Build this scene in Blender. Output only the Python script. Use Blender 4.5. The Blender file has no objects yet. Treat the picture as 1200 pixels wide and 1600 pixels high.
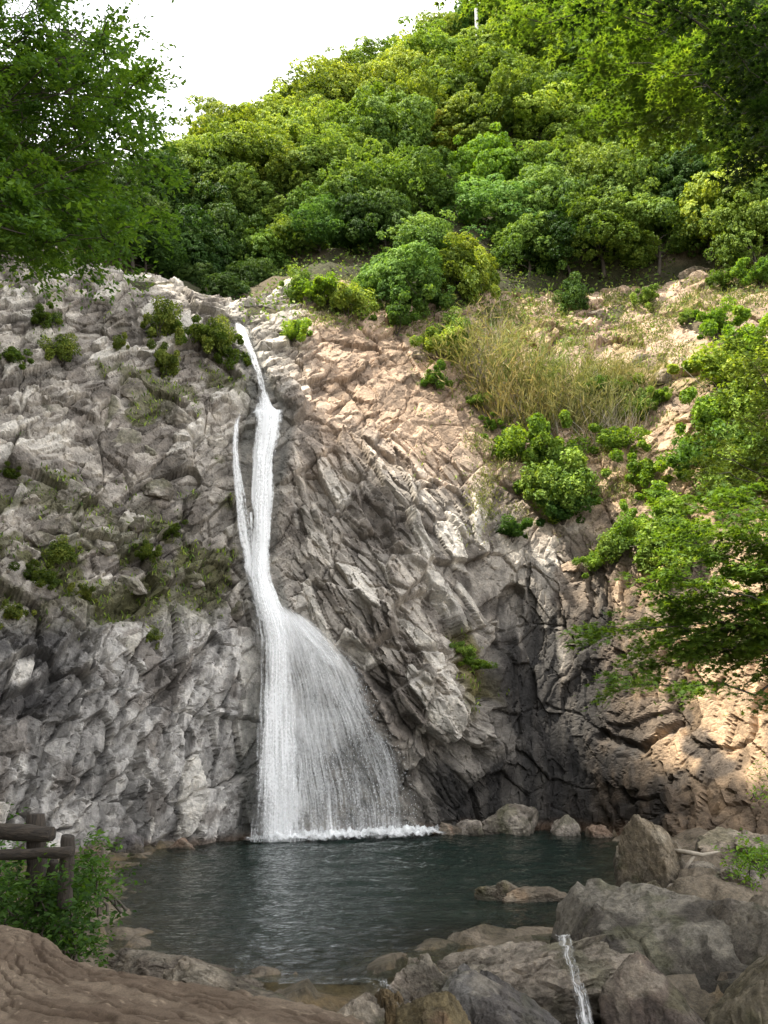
import bpy, math
import numpy as np
from mathutils import Vector

# ------------------------------------------------------------------ camera, sky, sun
scene = bpy.context.scene
COL = scene.collection
F = 800 / math.tan(math.radians(30.0))       # focal length in photo pixels (1200 x 1600)
TH = math.radians(14.2)                      # camera pitch
CAMZ = 4.6                                   # eye height above the pool
cam_data = bpy.data.cameras.new('camera')
cam_data.sensor_fit = 'VERTICAL'
cam_data.angle = math.radians(60.0)
cam_data.clip_start, cam_data.clip_end = 0.1, 2000
cam = bpy.data.objects.new('camera', cam_data)
COL.objects.link(cam)
cam.location = (0, 0, CAMZ)
cam.rotation_euler = (math.radians(90) + TH, 0, 0)
scene.camera = cam

SUN_EL = math.radians(60)
SUN_H = np.array([-0.97, -0.22]); SUN_H /= np.linalg.norm(SUN_H)
SUN = np.array([SUN_H[0] * math.cos(SUN_EL), SUN_H[1] * math.cos(SUN_EL), math.sin(SUN_EL)])

world = bpy.data.worlds.new('World'); scene.world = world
world.use_nodes = True
wn = world.node_tree.nodes; wl = world.node_tree.links
wn.clear()
sky = wn.new('ShaderNodeTexSky'); sky.sky_type = 'NISHITA'; sky.sun_disc = False
sky.sun_elevation = SUN_EL
sky.sun_rotation = math.atan2(SUN[0], SUN[1])
sky.air_density = 1.0; sky.dust_density = 2.0
wtc = wn.new('ShaderNodeTexCoord')
wmp = wn.new('ShaderNodeMapping'); wmp.inputs['Scale'].default_value = (1.0, 1.0, 2.2)
wno = wn.new('ShaderNodeTexNoise'); wno.inputs['Scale'].default_value = 2.3; wno.inputs['Detail'].default_value = 7; wno.inputs['Roughness'].default_value = 0.55
wrp = wn.new('ShaderNodeValToRGB'); wrp.color_ramp.elements[0].position = 0.30; wrp.color_ramp.elements[1].position = 0.62
wrp.color_ramp.elements[0].color = (0.42, 0.42, 0.42, 1); wrp.color_ramp.elements[1].color = (1, 1, 1, 1)
wmx = wn.new('ShaderNodeMix'); wmx.data_type = 'RGBA'
wmx.inputs['B'].default_value = (7.6, 7.5, 7.3, 1)
wbg = wn.new('ShaderNodeBackground'); wbg.inputs['Strength'].default_value = 0.12
wout = wn.new('ShaderNodeOutputWorld')
wl.new(wtc.outputs['Generated'], wmp.inputs['Vector']); wl.new(wmp.outputs['Vector'], wno.inputs['Vector'])
wl.new(wno.outputs['Fac'], wrp.inputs['Fac']); wl.new(wrp.outputs['Color'], wmx.inputs['Factor'])
wl.new(sky.outputs['Color'], wmx.inputs['A']); wl.new(wmx.outputs['Result'], wbg.inputs['Color'])
wl.new(wbg.outputs['Background'], wout.inputs['Surface'])

sun_data = bpy.data.lights.new('sun', 'SUN')
sun_data.energy = 3.7; sun_data.angle = math.radians(0.9); sun_data.color = (1.0, 0.93, 0.80)
sun_obj = bpy.data.objects.new('sun', sun_data); COL.objects.link(sun_obj)
sun_obj.rotation_euler = Vector(SUN).to_track_quat('Z', 'Y').to_euler()
sun_obj.location = (-40, -20, 80)

scene.view_settings.view_transform = 'Standard'
scene.view_settings.look = 'None'
scene.view_settings.exposure = 1.8
scene.view_settings.gamma = 1.0
scene.view_settings.use_curve_mapping = False
scene.render.engine = 'CYCLES'
cy = scene.cycles
cy.use_denoising = True
cy.max_bounces = 7; cy.diffuse_bounces = 3; cy.glossy_bounces = 3; cy.transmission_bounces = 4; cy.transparent_max_bounces = 14
cy.caustics_reflective = False; cy.caustics_refractive = False

# ------------------------------------------------------------------ numeric helpers
RNG = np.random.default_rng(7)
CT, ST = math.cos(TH), math.sin(TH)

def ray(px, py):
    u = (np.asarray(px, float) - 600) / F; v = (800 - np.asarray(py, float)) / F
    return np.stack([u, CT - ST * v, ST + CT * v], -1)

def at(px, py, Y):
    d = ray(px, py)
    return np.array([0, 0, CAMZ]) + d * (np.asarray(Y, float) / d[..., 1])[..., None]

def atz(px, py, z):
    d = ray(px, py)
    return np.array([0, 0, CAMZ]) + d * ((z - CAMZ) / d[..., 2])[..., None]

def pxm(Y, py=700):                          # photo pixels per metre at forward distance Y
    v = (800 - py) / F
    return F * (CT - ST * v) / Y

def smooth(a, b, x):
    t = np.clip((x - a) / (b - a), 0, 1)
    return t * t * (3 - 2 * t)

def hsh(ix, iy, iz, seed):
    h = (ix.astype(np.int64) * 374761393 + iy.astype(np.int64) * 668265263 + iz.astype(np.int64) * 2147483647 + seed * 1274126177) & 0xffffffff
    h = ((h ^ (h >> 13)) * 1274126177) & 0xffffffff
    h = ((h ^ (h >> 16)) * 2246822519) & 0xffffffff
    h = h ^ (h >> 15)
    return (h & 0xffffff).astype(np.float32) / np.float32(0x1000000)

def vnoise(p, seed=0):
    i = np.floor(p).astype(np.int64); f = (p - i).astype(np.float32); f = f * f * (3 - 2 * f)
    r = 0
    for dx in (0, 1):
        wx = f[:, 0] if dx else 1 - f[:, 0]
        for dy in (0, 1):
            wy = f[:, 1] if dy else 1 - f[:, 1]
            for dz in (0, 1):
                wz = f[:, 2] if dz else 1 - f[:, 2]
                r = r + wx * wy * wz * hsh(i[:, 0] + dx, i[:, 1] + dy, i[:, 2] + dz, seed)
    return r * 2 - 1

def fbm(p, octv=4, seed=0, gain=0.5):
    a = 1.0; s = 0; q = np.array(p, float)
    for o in range(octv):
        s = s + a * vnoise(q, seed + o * 17); q = q * 2.03 + 11.3; a *= gain
    return s

def voro(p, seed=0):
    """nearest cell: returns F1, F2, cell random (n,4), delta to the cell's seed"""
    i = np.floor(p).astype(np.int64); n = len(p)
    f1 = np.full(n, 9e9, np.float32); f2 = f1.copy()
    ids = np.zeros((n, 3), np.int64); dl = np.zeros((n, 3), np.float32)
    for dx in (-1, 0, 1):
        for dy in (-1, 0, 1):
            for dz in (-1, 0, 1):
                cx, cy_, cz = i[:, 0] + dx, i[:, 1] + dy, i[:, 2] + dz
                d = np.stack([p[:, 0] - cx - hsh(cx, cy_, cz, seed), p[:, 1] - cy_ - hsh(cx, cy_, cz, seed + 1), p[:, 2] - cz - hsh(cx, cy_, cz, seed + 2)], -1).astype(np.float32)
                r = np.sqrt((d * d).sum(1))
                m = r < f1
                f2 = np.where(m, f1, np.minimum(f2, r)); f1 = np.where(m, r, f1)
                ids[m, 0] = cx[m]; ids[m, 1] = cy_[m]; ids[m, 2] = cz[m]; dl[m] = d[m]
    rnd = np.stack([hsh(ids[:, 0], ids[:, 1], ids[:, 2], seed + 10 + k) for k in range(4)], -1)
    return f1, f2, rnd, dl

# ------------------------------------------------------------------ mesh / object helpers
def mesh_np(name, V, faces, smooth_shade=True, attrs=None):
    """faces: (n,3) or (n,4) int array, or list of such arrays"""
    me = bpy.data.meshes.new(name)
    if not isinstance(faces, list): faces = [faces]
    faces = [np.asarray(f, np.int32) for f in faces if len(f)]
    V = np.ascontiguousarray(V, np.float32)
    me.vertices.add(len(V)); me.vertices.foreach_set('co', V.ravel())
    nl = sum(f.size for f in faces); npoly = sum(len(f) for f in faces)
    me.loops.add(nl); me.loops.foreach_set('vertex_index', np.concatenate([f.ravel() for f in faces]))
    me.polygons.add(npoly)
    tot = np.concatenate([np.full(len(f), f.shape[1], np.int32) for f in faces])
    st = np.concatenate([[0], np.cumsum(tot)[:-1]]).astype(np.int32)
    me.polygons.foreach_set('loop_start', st)
    me.polygons.foreach_set('use_smooth', np.full(npoly, smooth_shade, bool))
    me.update(calc_edges=True)
    for k, a in (attrs or {}).items():
        a = np.asarray(a, np.float32)
        if a.ndim == 1:
            at_ = me.attributes.new(k, 'FLOAT', 'POINT'); at_.data.foreach_set('value', a)
        elif a.shape[1] == 3:
            at_ = me.attributes.new(k, 'FLOAT_VECTOR', 'POINT'); at_.data.foreach_set('vector', np.ascontiguousarray(a).ravel())
    return me

def link(name, me, mat=None, parent=None, loc=None, kind=None, label=None, cat=None, group=None):
    o = bpy.data.objects.new(name, me); COL.objects.link(o)
    if mat is not None and me is not None and len(me.materials) == 0: me.materials.append(mat)
    if parent is not None: o.parent = parent
    if loc is not None: o.location = tuple(float(c) for c in loc)
    if kind: o['kind'] = kind
    if label: o['label'] = label
    if cat: o['category'] = cat
    if group: o['group'] = group
    return o

def thing(name, loc, label, cat, group=None):
    return link(name, None, loc=loc, label=label, cat=cat, group=group)

def grid_faces(nr, nc):
    i = np.arange(nr * nc).reshape(nr, nc)
    return np.stack([i[:-1, :-1], i[:-1, 1:], i[1:, 1:], i[1:, :-1]], -1).reshape(-1, 4)

def tube(pts, rad, ns=8, cap=True, rough=0.0, seed=0):
    """tapered tube along pts; returns V, quads, tris"""
    P = np.asarray(pts, float); R = np.broadcast_to(np.asarray(rad, float), (len(P),))
    T = np.gradient(P, axis=0); T /= np.linalg.norm(T, axis=1)[:, None] + 1e-9
    up = np.array([0.3, 0.2, 1.0]) if abs(T[0, 2]) < 0.9 else np.array([1.0, 0.1, 0])
    A = np.cross(T, up); A /= np.linalg.norm(A, axis=1)[:, None] + 1e-9
    B = np.cross(T, A)
    a = np.linspace(0, 2 * np.pi, ns, endpoint=False)
    r = R[:, None] * (1 + rough * np.random.default_rng(seed).normal(size=(len(P), ns)))
    V = P[:, None] + r[..., None] * (np.cos(a)[None, :, None] * A[:, None] + np.sin(a)[None, :, None] * B[:, None])
    V = V.reshape(-1, 3); i = np.arange(len(P) * ns).reshape(len(P), ns); j = np.roll(i, -1, 1)
    Q = np.stack([i[:-1], j[:-1], j[1:], i[1:]], -1).reshape(-1, 4)
    Tn = np.zeros((0, 3), int)
    if cap:
        n0 = len(V); V = np.vstack([V, P[0], P[-1]])
        Tn = np.vstack([np.stack([j[0], i[0], np.full(ns, n0)], -1), np.stack([i[-1], j[-1], np.full(ns, n0 + 1)], -1)])
    return V, Q, Tn

class Bag:
    """collects tubes / patches into one mesh"""
    def __init__(s): s.V = []; s.Q = []; s.T = []; s.n = 0
    def add(s, V, Q, T):
        s.V.append(V); s.Q.append(Q + s.n); s.T.append(T + s.n); s.n += len(V)
    def tube(s, *a, **k): s.add(*tube(*a, **k))
    def mesh(s, name, attrs=None):
        return mesh_np(name, np.vstack(s.V), [np.vstack(s.Q), np.vstack(s.T)], True, attrs)

def unit(v): return v / (np.linalg.norm(v, axis=-1, keepdims=True) + 1e-9)

def leaves(C, N, size, rng, var=None, aspect=0.5, fold=0.18, spin=None):
    """folded diamond leaves: C centres, N normals, returns V, quads, var"""
    n = len(C); size = np.broadcast_to(np.asarray(size, float), (n,))
    rv = rng.normal(size=(n, 3)) if spin is None else spin
    A = unit(rv - (rv * N).sum(1)[:, None] * N); B = np.cross(N, A)
    L = (size * 0.5)[:, None]; W = (size * 0.5 * aspect)[:, None]; H = (size * fold)[:, None]
    V = np.stack([C - A * L, C + B * W + N * H * .5 - A * L * .1, C + A * L - N * H * .4, C - B * W + N * H * .5 - A * L * .1], 1).reshape(-1, 3)
    Q = np.arange(4 * n).reshape(n, 4)
    if var is None: var = rng.random(n)
    return V, Q, np.repeat(var, 4)

# ------------------------------------------------------------------ materials
def new_mat(name):
    m = bpy.data.materials.new(name); m.use_nodes = True
    nt = m.node_tree; nt.nodes.clear()
    out = nt.nodes.new('ShaderNodeOutputMaterial')
    return m, nt.nodes, nt.links, out

def ramp(nodes, stops):
    r = nodes.new('ShaderNodeValToRGB'); e = r.color_ramp.elements
    while len(e) < len(stops): e.new(0.5)
    for k, (p, c) in enumerate(stops):
        e[k].position = p; e[k].color = tuple(c) + (1,) if len(c) == 3 else c
    return r

def mat_rock(name, bump=0.5, scale=1.0, spec=0.3, con=1.0):
    m, N, L, out = new_mat(name)
    b = N.new('ShaderNodeBsdfPrincipled'); L.new(b.outputs[0], out.inputs['Surface'])
    col = N.new('ShaderNodeAttribute'); col.attribute_name = 'col'
    wet = N.new('ShaderNodeAttribute'); wet.attribute_name = 'wet'
    tc = N.new('ShaderNodeTexCoord')
    n1 = N.new('ShaderNodeTexNoise'); n1.inputs['Scale'].default_value = 1.7 * scale; n1.inputs['Detail'].default_value = 11; n1.inputs['Roughness'].default_value = 0.68
    n2 = N.new('ShaderNodeTexNoise'); n2.inputs['Scale'].default_value = 9 * scale; n2.inputs['Detail'].default_value = 8; n2.inputs['Roughness'].default_value = 0.7
    vo = N.new('ShaderNodeTexVoronoi'); vo.feature = 'DISTANCE_TO_EDGE'; vo.inputs['Scale'].default_value = 1.6 * scale
    wp = N.new('ShaderNodeVectorMath'); wp.operation = 'MULTIPLY_ADD'; wp.inputs[1].default_value = (0.5, 0.5, 0.5)
    L.new(tc.outputs['Object'], n1.inputs['Vector']); L.new(tc.outputs['Object'], n2.inputs['Vector'])
    L.new(n1.outputs['Color'], wp.inputs[0]); L.new(tc.outputs['Object'], wp.inputs[2]); L.new(wp.outputs[0], vo.inputs['Vector'])
    r1 = ramp(N, [(0.28, (1 - .55 * con, 1 - .56 * con, 1 - .57 * con)), (0.5, (1, 1, 1)), (0.75, (1 + .45 * con, 1 + .42 * con, 1 + .36 * con))])
    L.new(n1.outputs['Fac'], r1.inputs['Fac'])
    mx = N.new('ShaderNodeMix'); mx.data_type = 'RGBA'; mx.blend_type = 'MULTIPLY'; mx.inputs['Factor'].default_value = 1.0
    L.new(col.outputs['Vector'], mx.inputs['A']); L.new(r1.outputs['Color'], mx.inputs['B'])
    r2 = ramp(N, [(0.3, (0.7, 0.7, 0.7)), (0.7, (1.28, 1.27, 1.25))]); L.new(n2.outputs['Fac'], r2.inputs['Fac'])
    mx2 = N.new('ShaderNodeMix'); mx2.data_type = 'RGBA'; mx2.blend_type = 'MULTIPLY'; mx2.inputs['Factor'].default_value = 1.0
    L.new(mx.outputs['Result'], mx2.inputs['A']); L.new(r2.outputs['Color'], mx2.inputs['B'])
    L.new(mx2.outputs['Result'], b.inputs['Base Color'])
    ro = N.new('ShaderNodeMapRange'); ro.inputs['To Min'].default_value = 0.92; ro.inputs['To Max'].default_value = 0.35
    L.new(wet.outputs['Fac'], ro.inputs['Value']); L.new(ro.outputs['Result'], b.inputs['Roughness'])
    b.inputs['Specular IOR Level'].default_value = spec
    vr = ramp(N, [(0.0, (0, 0, 0)), (0.06, (1, 1, 1))]); L.new(vo.outputs['Distance'], vr.inputs['Fac'])
    ad = N.new('ShaderNodeMath'); ad.operation = 'MULTIPLY_ADD'; ad.inputs[1].default_value = 0.10
    L.new(vr.outputs['Color'], ad.inputs[0]); 
    ad0 = N.new('ShaderNodeMath'); ad0.operation = 'MULTIPLY_ADD'; ad0.inputs[1].default_value = 0.25
    L.new(n2.outputs['Fac'], ad0.inputs[0]); L.new(n1.outputs['Fac'], ad0.inputs[2]); L.new(ad0.outputs[0], ad.inputs[2])
    bp = N.new('ShaderNodeBump'); bp.inputs['Strength'].default_value = bump; bp.inputs['Distance'].default_value = 0.45 / scale
    L.new(ad.outputs[0], bp.inputs['Height']); L.new(bp.outputs['Normal'], b.inputs['Normal'])
    return m

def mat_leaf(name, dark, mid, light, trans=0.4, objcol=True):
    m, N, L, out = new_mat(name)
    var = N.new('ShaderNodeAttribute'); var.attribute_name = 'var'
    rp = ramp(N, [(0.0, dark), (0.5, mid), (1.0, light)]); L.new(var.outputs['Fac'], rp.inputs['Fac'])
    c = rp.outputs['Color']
    if objcol:
        oi = N.new('ShaderNodeObjectInfo')
        mx = N.new('ShaderNodeMix'); mx.data_type = 'RGBA'; mx.blend_type = 'MULTIPLY'; mx.inputs['Factor'].default_value = 1.0
        L.new(c, mx.inputs['A']); L.new(oi.outputs['Color'], mx.inputs['B']); c = mx.outputs['Result']
    d = N.new('ShaderNodeBsdfPrincipled'); d.inputs['Roughness'].default_value = 0.6; d.inputs['Specular IOR Level'].default_value = 0.18
    t = N.new('ShaderNodeBsdfTranslucent')
    hs = N.new('ShaderNodeHueSaturation'); hs.inputs['Hue'].default_value = 0.485; hs.inputs['Saturation'].default_value = 1.15; hs.inputs['Value'].default_value = 1.5
    L.new(c, d.inputs['Base Color']); L.new(c, hs.inputs['Color']); L.new(hs.outputs['Color'], t.inputs['Color'])
    ms = N.new('ShaderNodeMixShader'); ms.inputs['Fac'].default_value = trans
    L.new(d.outputs[0], ms.inputs[1]); L.new(t.outputs[0], ms.inputs[2]); L.new(ms.outputs[0], out.inputs['Surface'])
    return m

def mat_bark(name, c0, c1, scale=6.0, bump=0.6, stretch=(1, 1, 0.25)):
    m, N, L, out = new_mat(name)
    b = N.new('ShaderNodeBsdfPrincipled'); b.inputs['Roughness'].default_value = 0.9; L.new(b.outputs[0], out.inputs['Surface'])
    tc = N.new('ShaderNodeTexCoord'); mp = N.new('ShaderNodeMapping'); mp.inputs['Scale'].default_value = stretch
    n = N.new('ShaderNodeTexNoise'); n.inputs['Scale'].default_value = scale; n.inputs['Detail'].default_value = 9; n.inputs['Roughness'].default_value = 0.65
    L.new(tc.outputs['Object'], mp.inputs['Vector']); L.new(mp.outputs[0], n.inputs['Vector'])
    r = ramp(N, [(0.3, c0), (0.7, c1)]); L.new(n.outputs['Fac'], r.inputs['Fac']); L.new(r.outputs['Color'], b.inputs['Base Color'])
    bp = N.new('ShaderNodeBump'); bp.inputs['Strength'].default_value = bump; bp.inputs['Distance'].default_value = 0.05
    L.new(n.outputs['Fac'], bp.inputs['Height']); L.new(bp.outputs['Normal'], b.inputs['Normal'])
    return m

def mat_flow(name, thin, fine, seed, lo=0.35, hi=0.6):
    """falling water: white aerated streaks, clear between them"""
    m, N, L, out = new_mat(name)
    at_ = N.new('ShaderNodeAttribute'); at_.attribute_name = 'flow'
    de = N.new('ShaderNodeAttribute'); de.attribute_name = 'dens'
    mp = N.new('ShaderNodeMapping'); mp.inputs['Scale'].default_value = (thin, 0.28, 1); mp.inputs['Location'].default_value = (seed * 3.7, seed * 1.3, seed)
    n1 = N.new('ShaderNodeTexNoise'); n1.inputs['Scale'].default_value = 1.0; n1.inputs['Detail'].default_value = 6; n1.inputs['Roughness'].default_value = 0.6
    L.new(at_.outputs['Vector'], mp.inputs['Vector']); L.new(mp.outputs[0], n1.inputs['Vector'])
    mp2 = N.new('ShaderNodeMapping'); mp2.inputs['Scale'].default_value = (fine, fine * 0.55, 1); mp2.inputs['Location'].default_value = (seed, seed * 5.1, seed)
    n2 = N.new('ShaderNodeTexNoise'); n2.inputs['Scale'].default_value = 1.0; n2.inputs['Detail'].default_value = 5; n2.inputs['Roughness'].default_value = 0.7
    L.new(at_.outputs['Vector'], mp2.inputs['Vector']); L.new(mp2.outputs[0], n2.inputs['Vector'])
    a = N.new('ShaderNodeMath'); a.operation = 'MULTIPLY_ADD'; a.inputs[1].default_value = 0.6
    b2 = N.new('ShaderNodeMath'); b2.operation = 'MULTIPLY'; b2.inputs[1].default_value = 0.4
    L.new(n2.outputs['Fac'], b2.inputs[0]); L.new(n1.outputs['Fac'], a.inputs[0]); L.new(b2.outputs[0], a.inputs[2])
    s = N.new('ShaderNodeMath'); s.operation = 'ADD'; L.new(a.outputs[0], s.inputs[0]); L.new(de.outputs['Fac'], s.inputs[1])
    r = N.new('ShaderNodeMapRange'); r.interpolation_type = 'SMOOTHSTEP'
    r.inputs['From Min'].default_value = lo; r.inputs['From Max'].default_value = hi; L.new(s.outputs[0], r.inputs['Value'])
    d = N.new('ShaderNodeBsdfDiffuse'); d.inputs['Color'].default_value = (0.94, 0.95, 0.96, 1)
    t = N.new('ShaderNodeBsdfTranslucent'); t.inputs['Color'].default_value = (0.94, 0.95, 0.96, 1)
    m1 = N.new('ShaderNodeMixShader'); m1.inputs['Fac'].default_value = 0.35; L.new(d.outputs[0], m1.inputs[1]); L.new(t.outputs[0], m1.inputs[2])
    bp = N.new('ShaderNodeBump'); bp.inputs['Strength'].default_value = 0.5; bp.inputs['Distance'].default_value = 0.1
    L.new(s.outputs[0], bp.inputs['Height']); L.new(bp.outputs[0], d.inputs['Normal'])
    tr = N.new('ShaderNodeBsdfTransparent')
    m2 = N.new('ShaderNodeMixShader'); L.new(r.outputs['Result'], m2.inputs['Fac']); L.new(tr.outputs[0], m2.inputs[1]); L.new(m1.outputs[0], m2.inputs[2])
    L.new(m2.outputs[0], out.inputs['Surface'])
    return m

def mat_pool():
    m, N, L, out = new_mat('pool_water')
    dp = N.new('ShaderNodeAttribute'); dp.attribute_name = 'murk'
    tc = N.new('ShaderNodeTexCoord')
    mp = N.new('ShaderNodeMapping'); mp.inputs['Scale'].default_value = (1.1, 1.6, 1)
    n = N.new('ShaderNodeTexNoise'); n.inputs['Scale'].default_value = 2.0; n.inputs['Detail'].default_value = 5; n.inputs['Roughness'].default_value = 0.55; n.inputs['Distortion'].default_value = 0.4
    L.new(tc.outputs['Object'], mp.inputs['Vector']); L.new(mp.outputs[0], n.inputs['Vector'])
    bp = N.new('ShaderNodeBump'); bp.inputs['Strength'].default_value = 0.8; bp.inputs['Distance'].default_value = 0.13
    L.new(n.outputs['Fac'], bp.inputs['Height'])
    d = N.new('ShaderNodeBsdfDiffuse'); d.inputs['Color'].default_value = (0.010, 0.021, 0.017, 1)
    tr = N.new('ShaderNodeBsdfTransparent'); tr.inputs['Color'].default_value = (0.72, 0.78, 0.70, 1)
    m1 = N.new('ShaderNodeMixShader'); L.new(dp.outputs['Fac'], m1.inputs['Fac']); L.new(tr.outputs[0], m1.inputs[1]); L.new(d.outputs[0], m1.inputs[2])
    g = N.new('ShaderNodeBsdfGlossy'); g.inputs['Roughness'].default_value = 0.04; L.new(bp.outputs[0], g.inputs['Normal'])
    fr = N.new('ShaderNodeFresnel'); fr.inputs['IOR'].default_value = 1.33; L.new(bp.outputs[0], fr.inputs['Normal'])
    m2 = N.new('ShaderNodeMixShader'); L.new(fr.outputs[0], m2.inputs['Fac']); L.new(m1.outputs[0], m2.inputs[1]); L.new(g.outputs[0], m2.inputs[2])
    L.new(m2.outputs[0], out.inputs['Surface'])
    return m

M_CLIFF = mat_rock('cliff_rock', bump=0.55, scale=1.0)
M_ROCK = mat_rock('boulder_rock', bump=0.8, scale=2.8, con=1.2)
M_HILL = mat_rock('hill_soil', bump=0.6, scale=0.8)
M_LEAF_HILL = mat_leaf('broadleaf_foliage', (0.062, 0.112, 0.022), (0.165, 0.240, 0.042), (0.34, 0.41, 0.085), 0.30)
M_LEAF_TREE = mat_leaf('near_tree_foliage', (0.038, 0.082, 0.016), (0.078, 0.150, 0.028), (0.16, 0.26, 0.045), 0.45)
M_LEAF_MAPLE = mat_leaf('maple_foliage', (0.070, 0.130, 0.024), (0.118, 0.205, 0.034), (0.21, 0.30, 0.050), 0.40)
M_DRY = mat_leaf('dry_bamboo_blades', (0.11, 0.125, 0.04), (0.23, 0.21, 0.08), (0.38, 0.32, 0.15), 0.35)
M_BARK = mat_bark('tree_bark', (0.03, 0.025, 0.02), (0.11, 0.09, 0.07))
M_BARK_PALE = mat_bark('pale_bark', (0.22, 0.19, 0.15), (0.42, 0.37, 0.30))
M_LOG = mat_bark('fence_post', (0.012, 0.010, 0.008), (0.060, 0.046, 0.034), 26.0, 1.0, (1, 1, .12))
M_RAIL = mat_bark('fence_rail', (0.012, 0.010, 0.008), (0.070, 0.053, 0.038), 26.0, 1.0, (.12, 1, 1))
M_POLE = mat_bark('pole_concrete', (0.42, 0.41, 0.39), (0.55, 0.54, 0.52), 3.0, 0.1)
M_WATER = mat_pool()

# ------------------------------------------------------------------ the cliff and hill surface  Y = depth(x, z)
CP = np.array([
 # left cliff
 (-260,1330,31),(-260,1000,33.5),(-260,700,38),(-260,450,44),(-60,1330,34),(0,1250,35),(0,1330,34.6),(180,1335,38),(300,1322,40.8),
 (0,1000,37),(200,1000,40),(350,1000,43.3),(200,1200,39),(330,1200,42),(0,800,40),(200,800,43.5),(350,800,45.5),(0,600,44.5),(200,600,47),(340,600,48.6),
 (250,420,61),(320,452,61),(190,425,58),(0,470,47.5),(120,455,49),(200,452,50),(270,450,51),(340,495,51.2),(150,520,48.5),(280,520,49.6),(-100,470,45),
 # the fall line
 (400,1313,43.2),(412,1100,44.1),(420,950,45.0),(400,850,45.9),(405,700,47.2),(425,645,47.9),(415,625,49.0),(390,560,50.4),(372,510,52.0),
 (470,1310,44.0),(560,1305,45.0),(640,1300,46.0),(470,1050,44.9),(540,1040,44.7),(560,1200,45.2),(620,1200,45.6),
 # rock right of the fall, blunt nose and overhang
 (460,900,45.6),(500,850,45.6),(500,700,47.2),(470,600,49.2),(600,900,45.0),(680,1000,44.5),(640,1080,44.2),(700,1080,44.2),(660,1160,44.5),(680,1235,46.6),(720,1180,46.4),
 (745,1100,45.6),(600,700,48),(600,800,46.6),(700,850,46.6),(700,700,49.2),(740,950,46.2),
 (400,490,52.6),(450,500,52),(550,530,52.3),(640,540,52.8),(600,610,50.2),(700,620,51.2),(500,560,50.6),
 # gully and dark wet wall
 (730,1297,47.4),(860,1296,47.4),(965,1300,45.6),(790,1100,48),(790,950,48.4),(800,1250,47.4),(860,1150,47.2),(850,1000,48.0),(880,900,47.2),
 (830,850,48.2),(850,750,49.6),(800,620,52),(720,500,55),(850,470,57.5),(950,480,56.5),
 # right wall
 (950,600,52),(950,750,48.7),(950,900,46),(950,1100,45.8),(980,1250,44.6),(1050,480,55),(1050,600,49),(1050,800,45),(1050,1000,42.7),(1080,1200,41.3),(1080,1300,39.6),
 (1120,470,52.5),(1200,480,50),(1200,600,46),(1200,800,42.3),(1200,1000,40),(1200,1200,38.7),(1200,1330,37.6),(1400,1000,36),(1400,600,42),(1400,1330,33.5),(1400,450,46),
 # hill
 (300,210,76),(225,262,66),(450,130,82),(560,90,84),(700,10,88),(850,-50,92),(1000,-150,95),(1200,-150,88),(330,400,71),(310,350,70.5),(352,440,66),(378,468,60),(270,428,58),(450,300,68),(450,430,57.5),(600,300,68),
 (600,430,58),(600,150,79),(750,300,67),(750,420,60),(750,150,78),(900,300,66),(900,430,60.5),(900,150,76),(1050,300,62),(1050,430,58),(1050,150,73),(1200,300,57),(1200,150,68),(350,310,67),
 (-200,200,52),(0,230,54.5),(0,350,52),(120,270,56.5),(205,340,58),(120,380,53.5),(1400,200,52),(1400,-100,70)], float)  # left-hand points: hidden spur pulled forward to shade the gully
CW = at(CP[:, 0], CP[:, 1], CP[:, 2])
CPT = np.vstack([CW[:, [0, 2]], np.array([[c[0], -3.0] for c in CW if c[2] < 0.9])])
CVAL = np.concatenate([CW[:, 1], np.array([c[1] + 0.1 for c in CW if c[2] < 0.9])])

def _fit(P, v, lam=0.15):
    n = len(P); K = np.linalg.norm(P[:, None] - P[None], axis=2)
    A = np.zeros((n + 3, n + 3)); A[:n, :n] = -K + lam * np.eye(n) * -1 * -1
    Q = np.hstack([np.ones((n, 1)), P]); A[:n, n:] = Q; A[n:, :n] = Q.T
    return np.linalg.solve(A, np.concatenate([v, np.zeros(3)]))
_W = _fit(CPT, CVAL)

def depth(x, z):
    x = np.asarray(x, float); z = np.asarray(z, float); sh = np.broadcast(x, z).shape
    P = np.stack([np.broadcast_to(x, sh).ravel(), np.broadcast_to(z, sh).ravel()], -1); out = np.zeros(len(P))
    for s in range(0, len(P), 40000):
        q = P[s:s + 40000]
        K = np.sqrt((q[:, None, 0] - CPT[None, :, 0]) ** 2 + (q[:, None, 1] - CPT[None, :, 1]) ** 2 + 0.25)
        out[s:s + 40000] = -K @ _W[:len(CPT)] + _W[-3] + q @ _W[-2:]
    return out.reshape(sh)

def project(P):
    q = P - np.array([0, 0, CAMZ]); zc = q[..., 1] * CT + q[..., 2] * ST
    return 600 + F * q[..., 0] / zc, 800 - F * (-q[..., 1] * ST + q[..., 2] * CT) / zc

# cliff grid
GX = np.arange(-27.0, 27.6, 0.075); GZ = np.arange(-2.4, 36.0, 0.075)
X, Z = np.meshgrid(GX, GZ)
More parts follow.
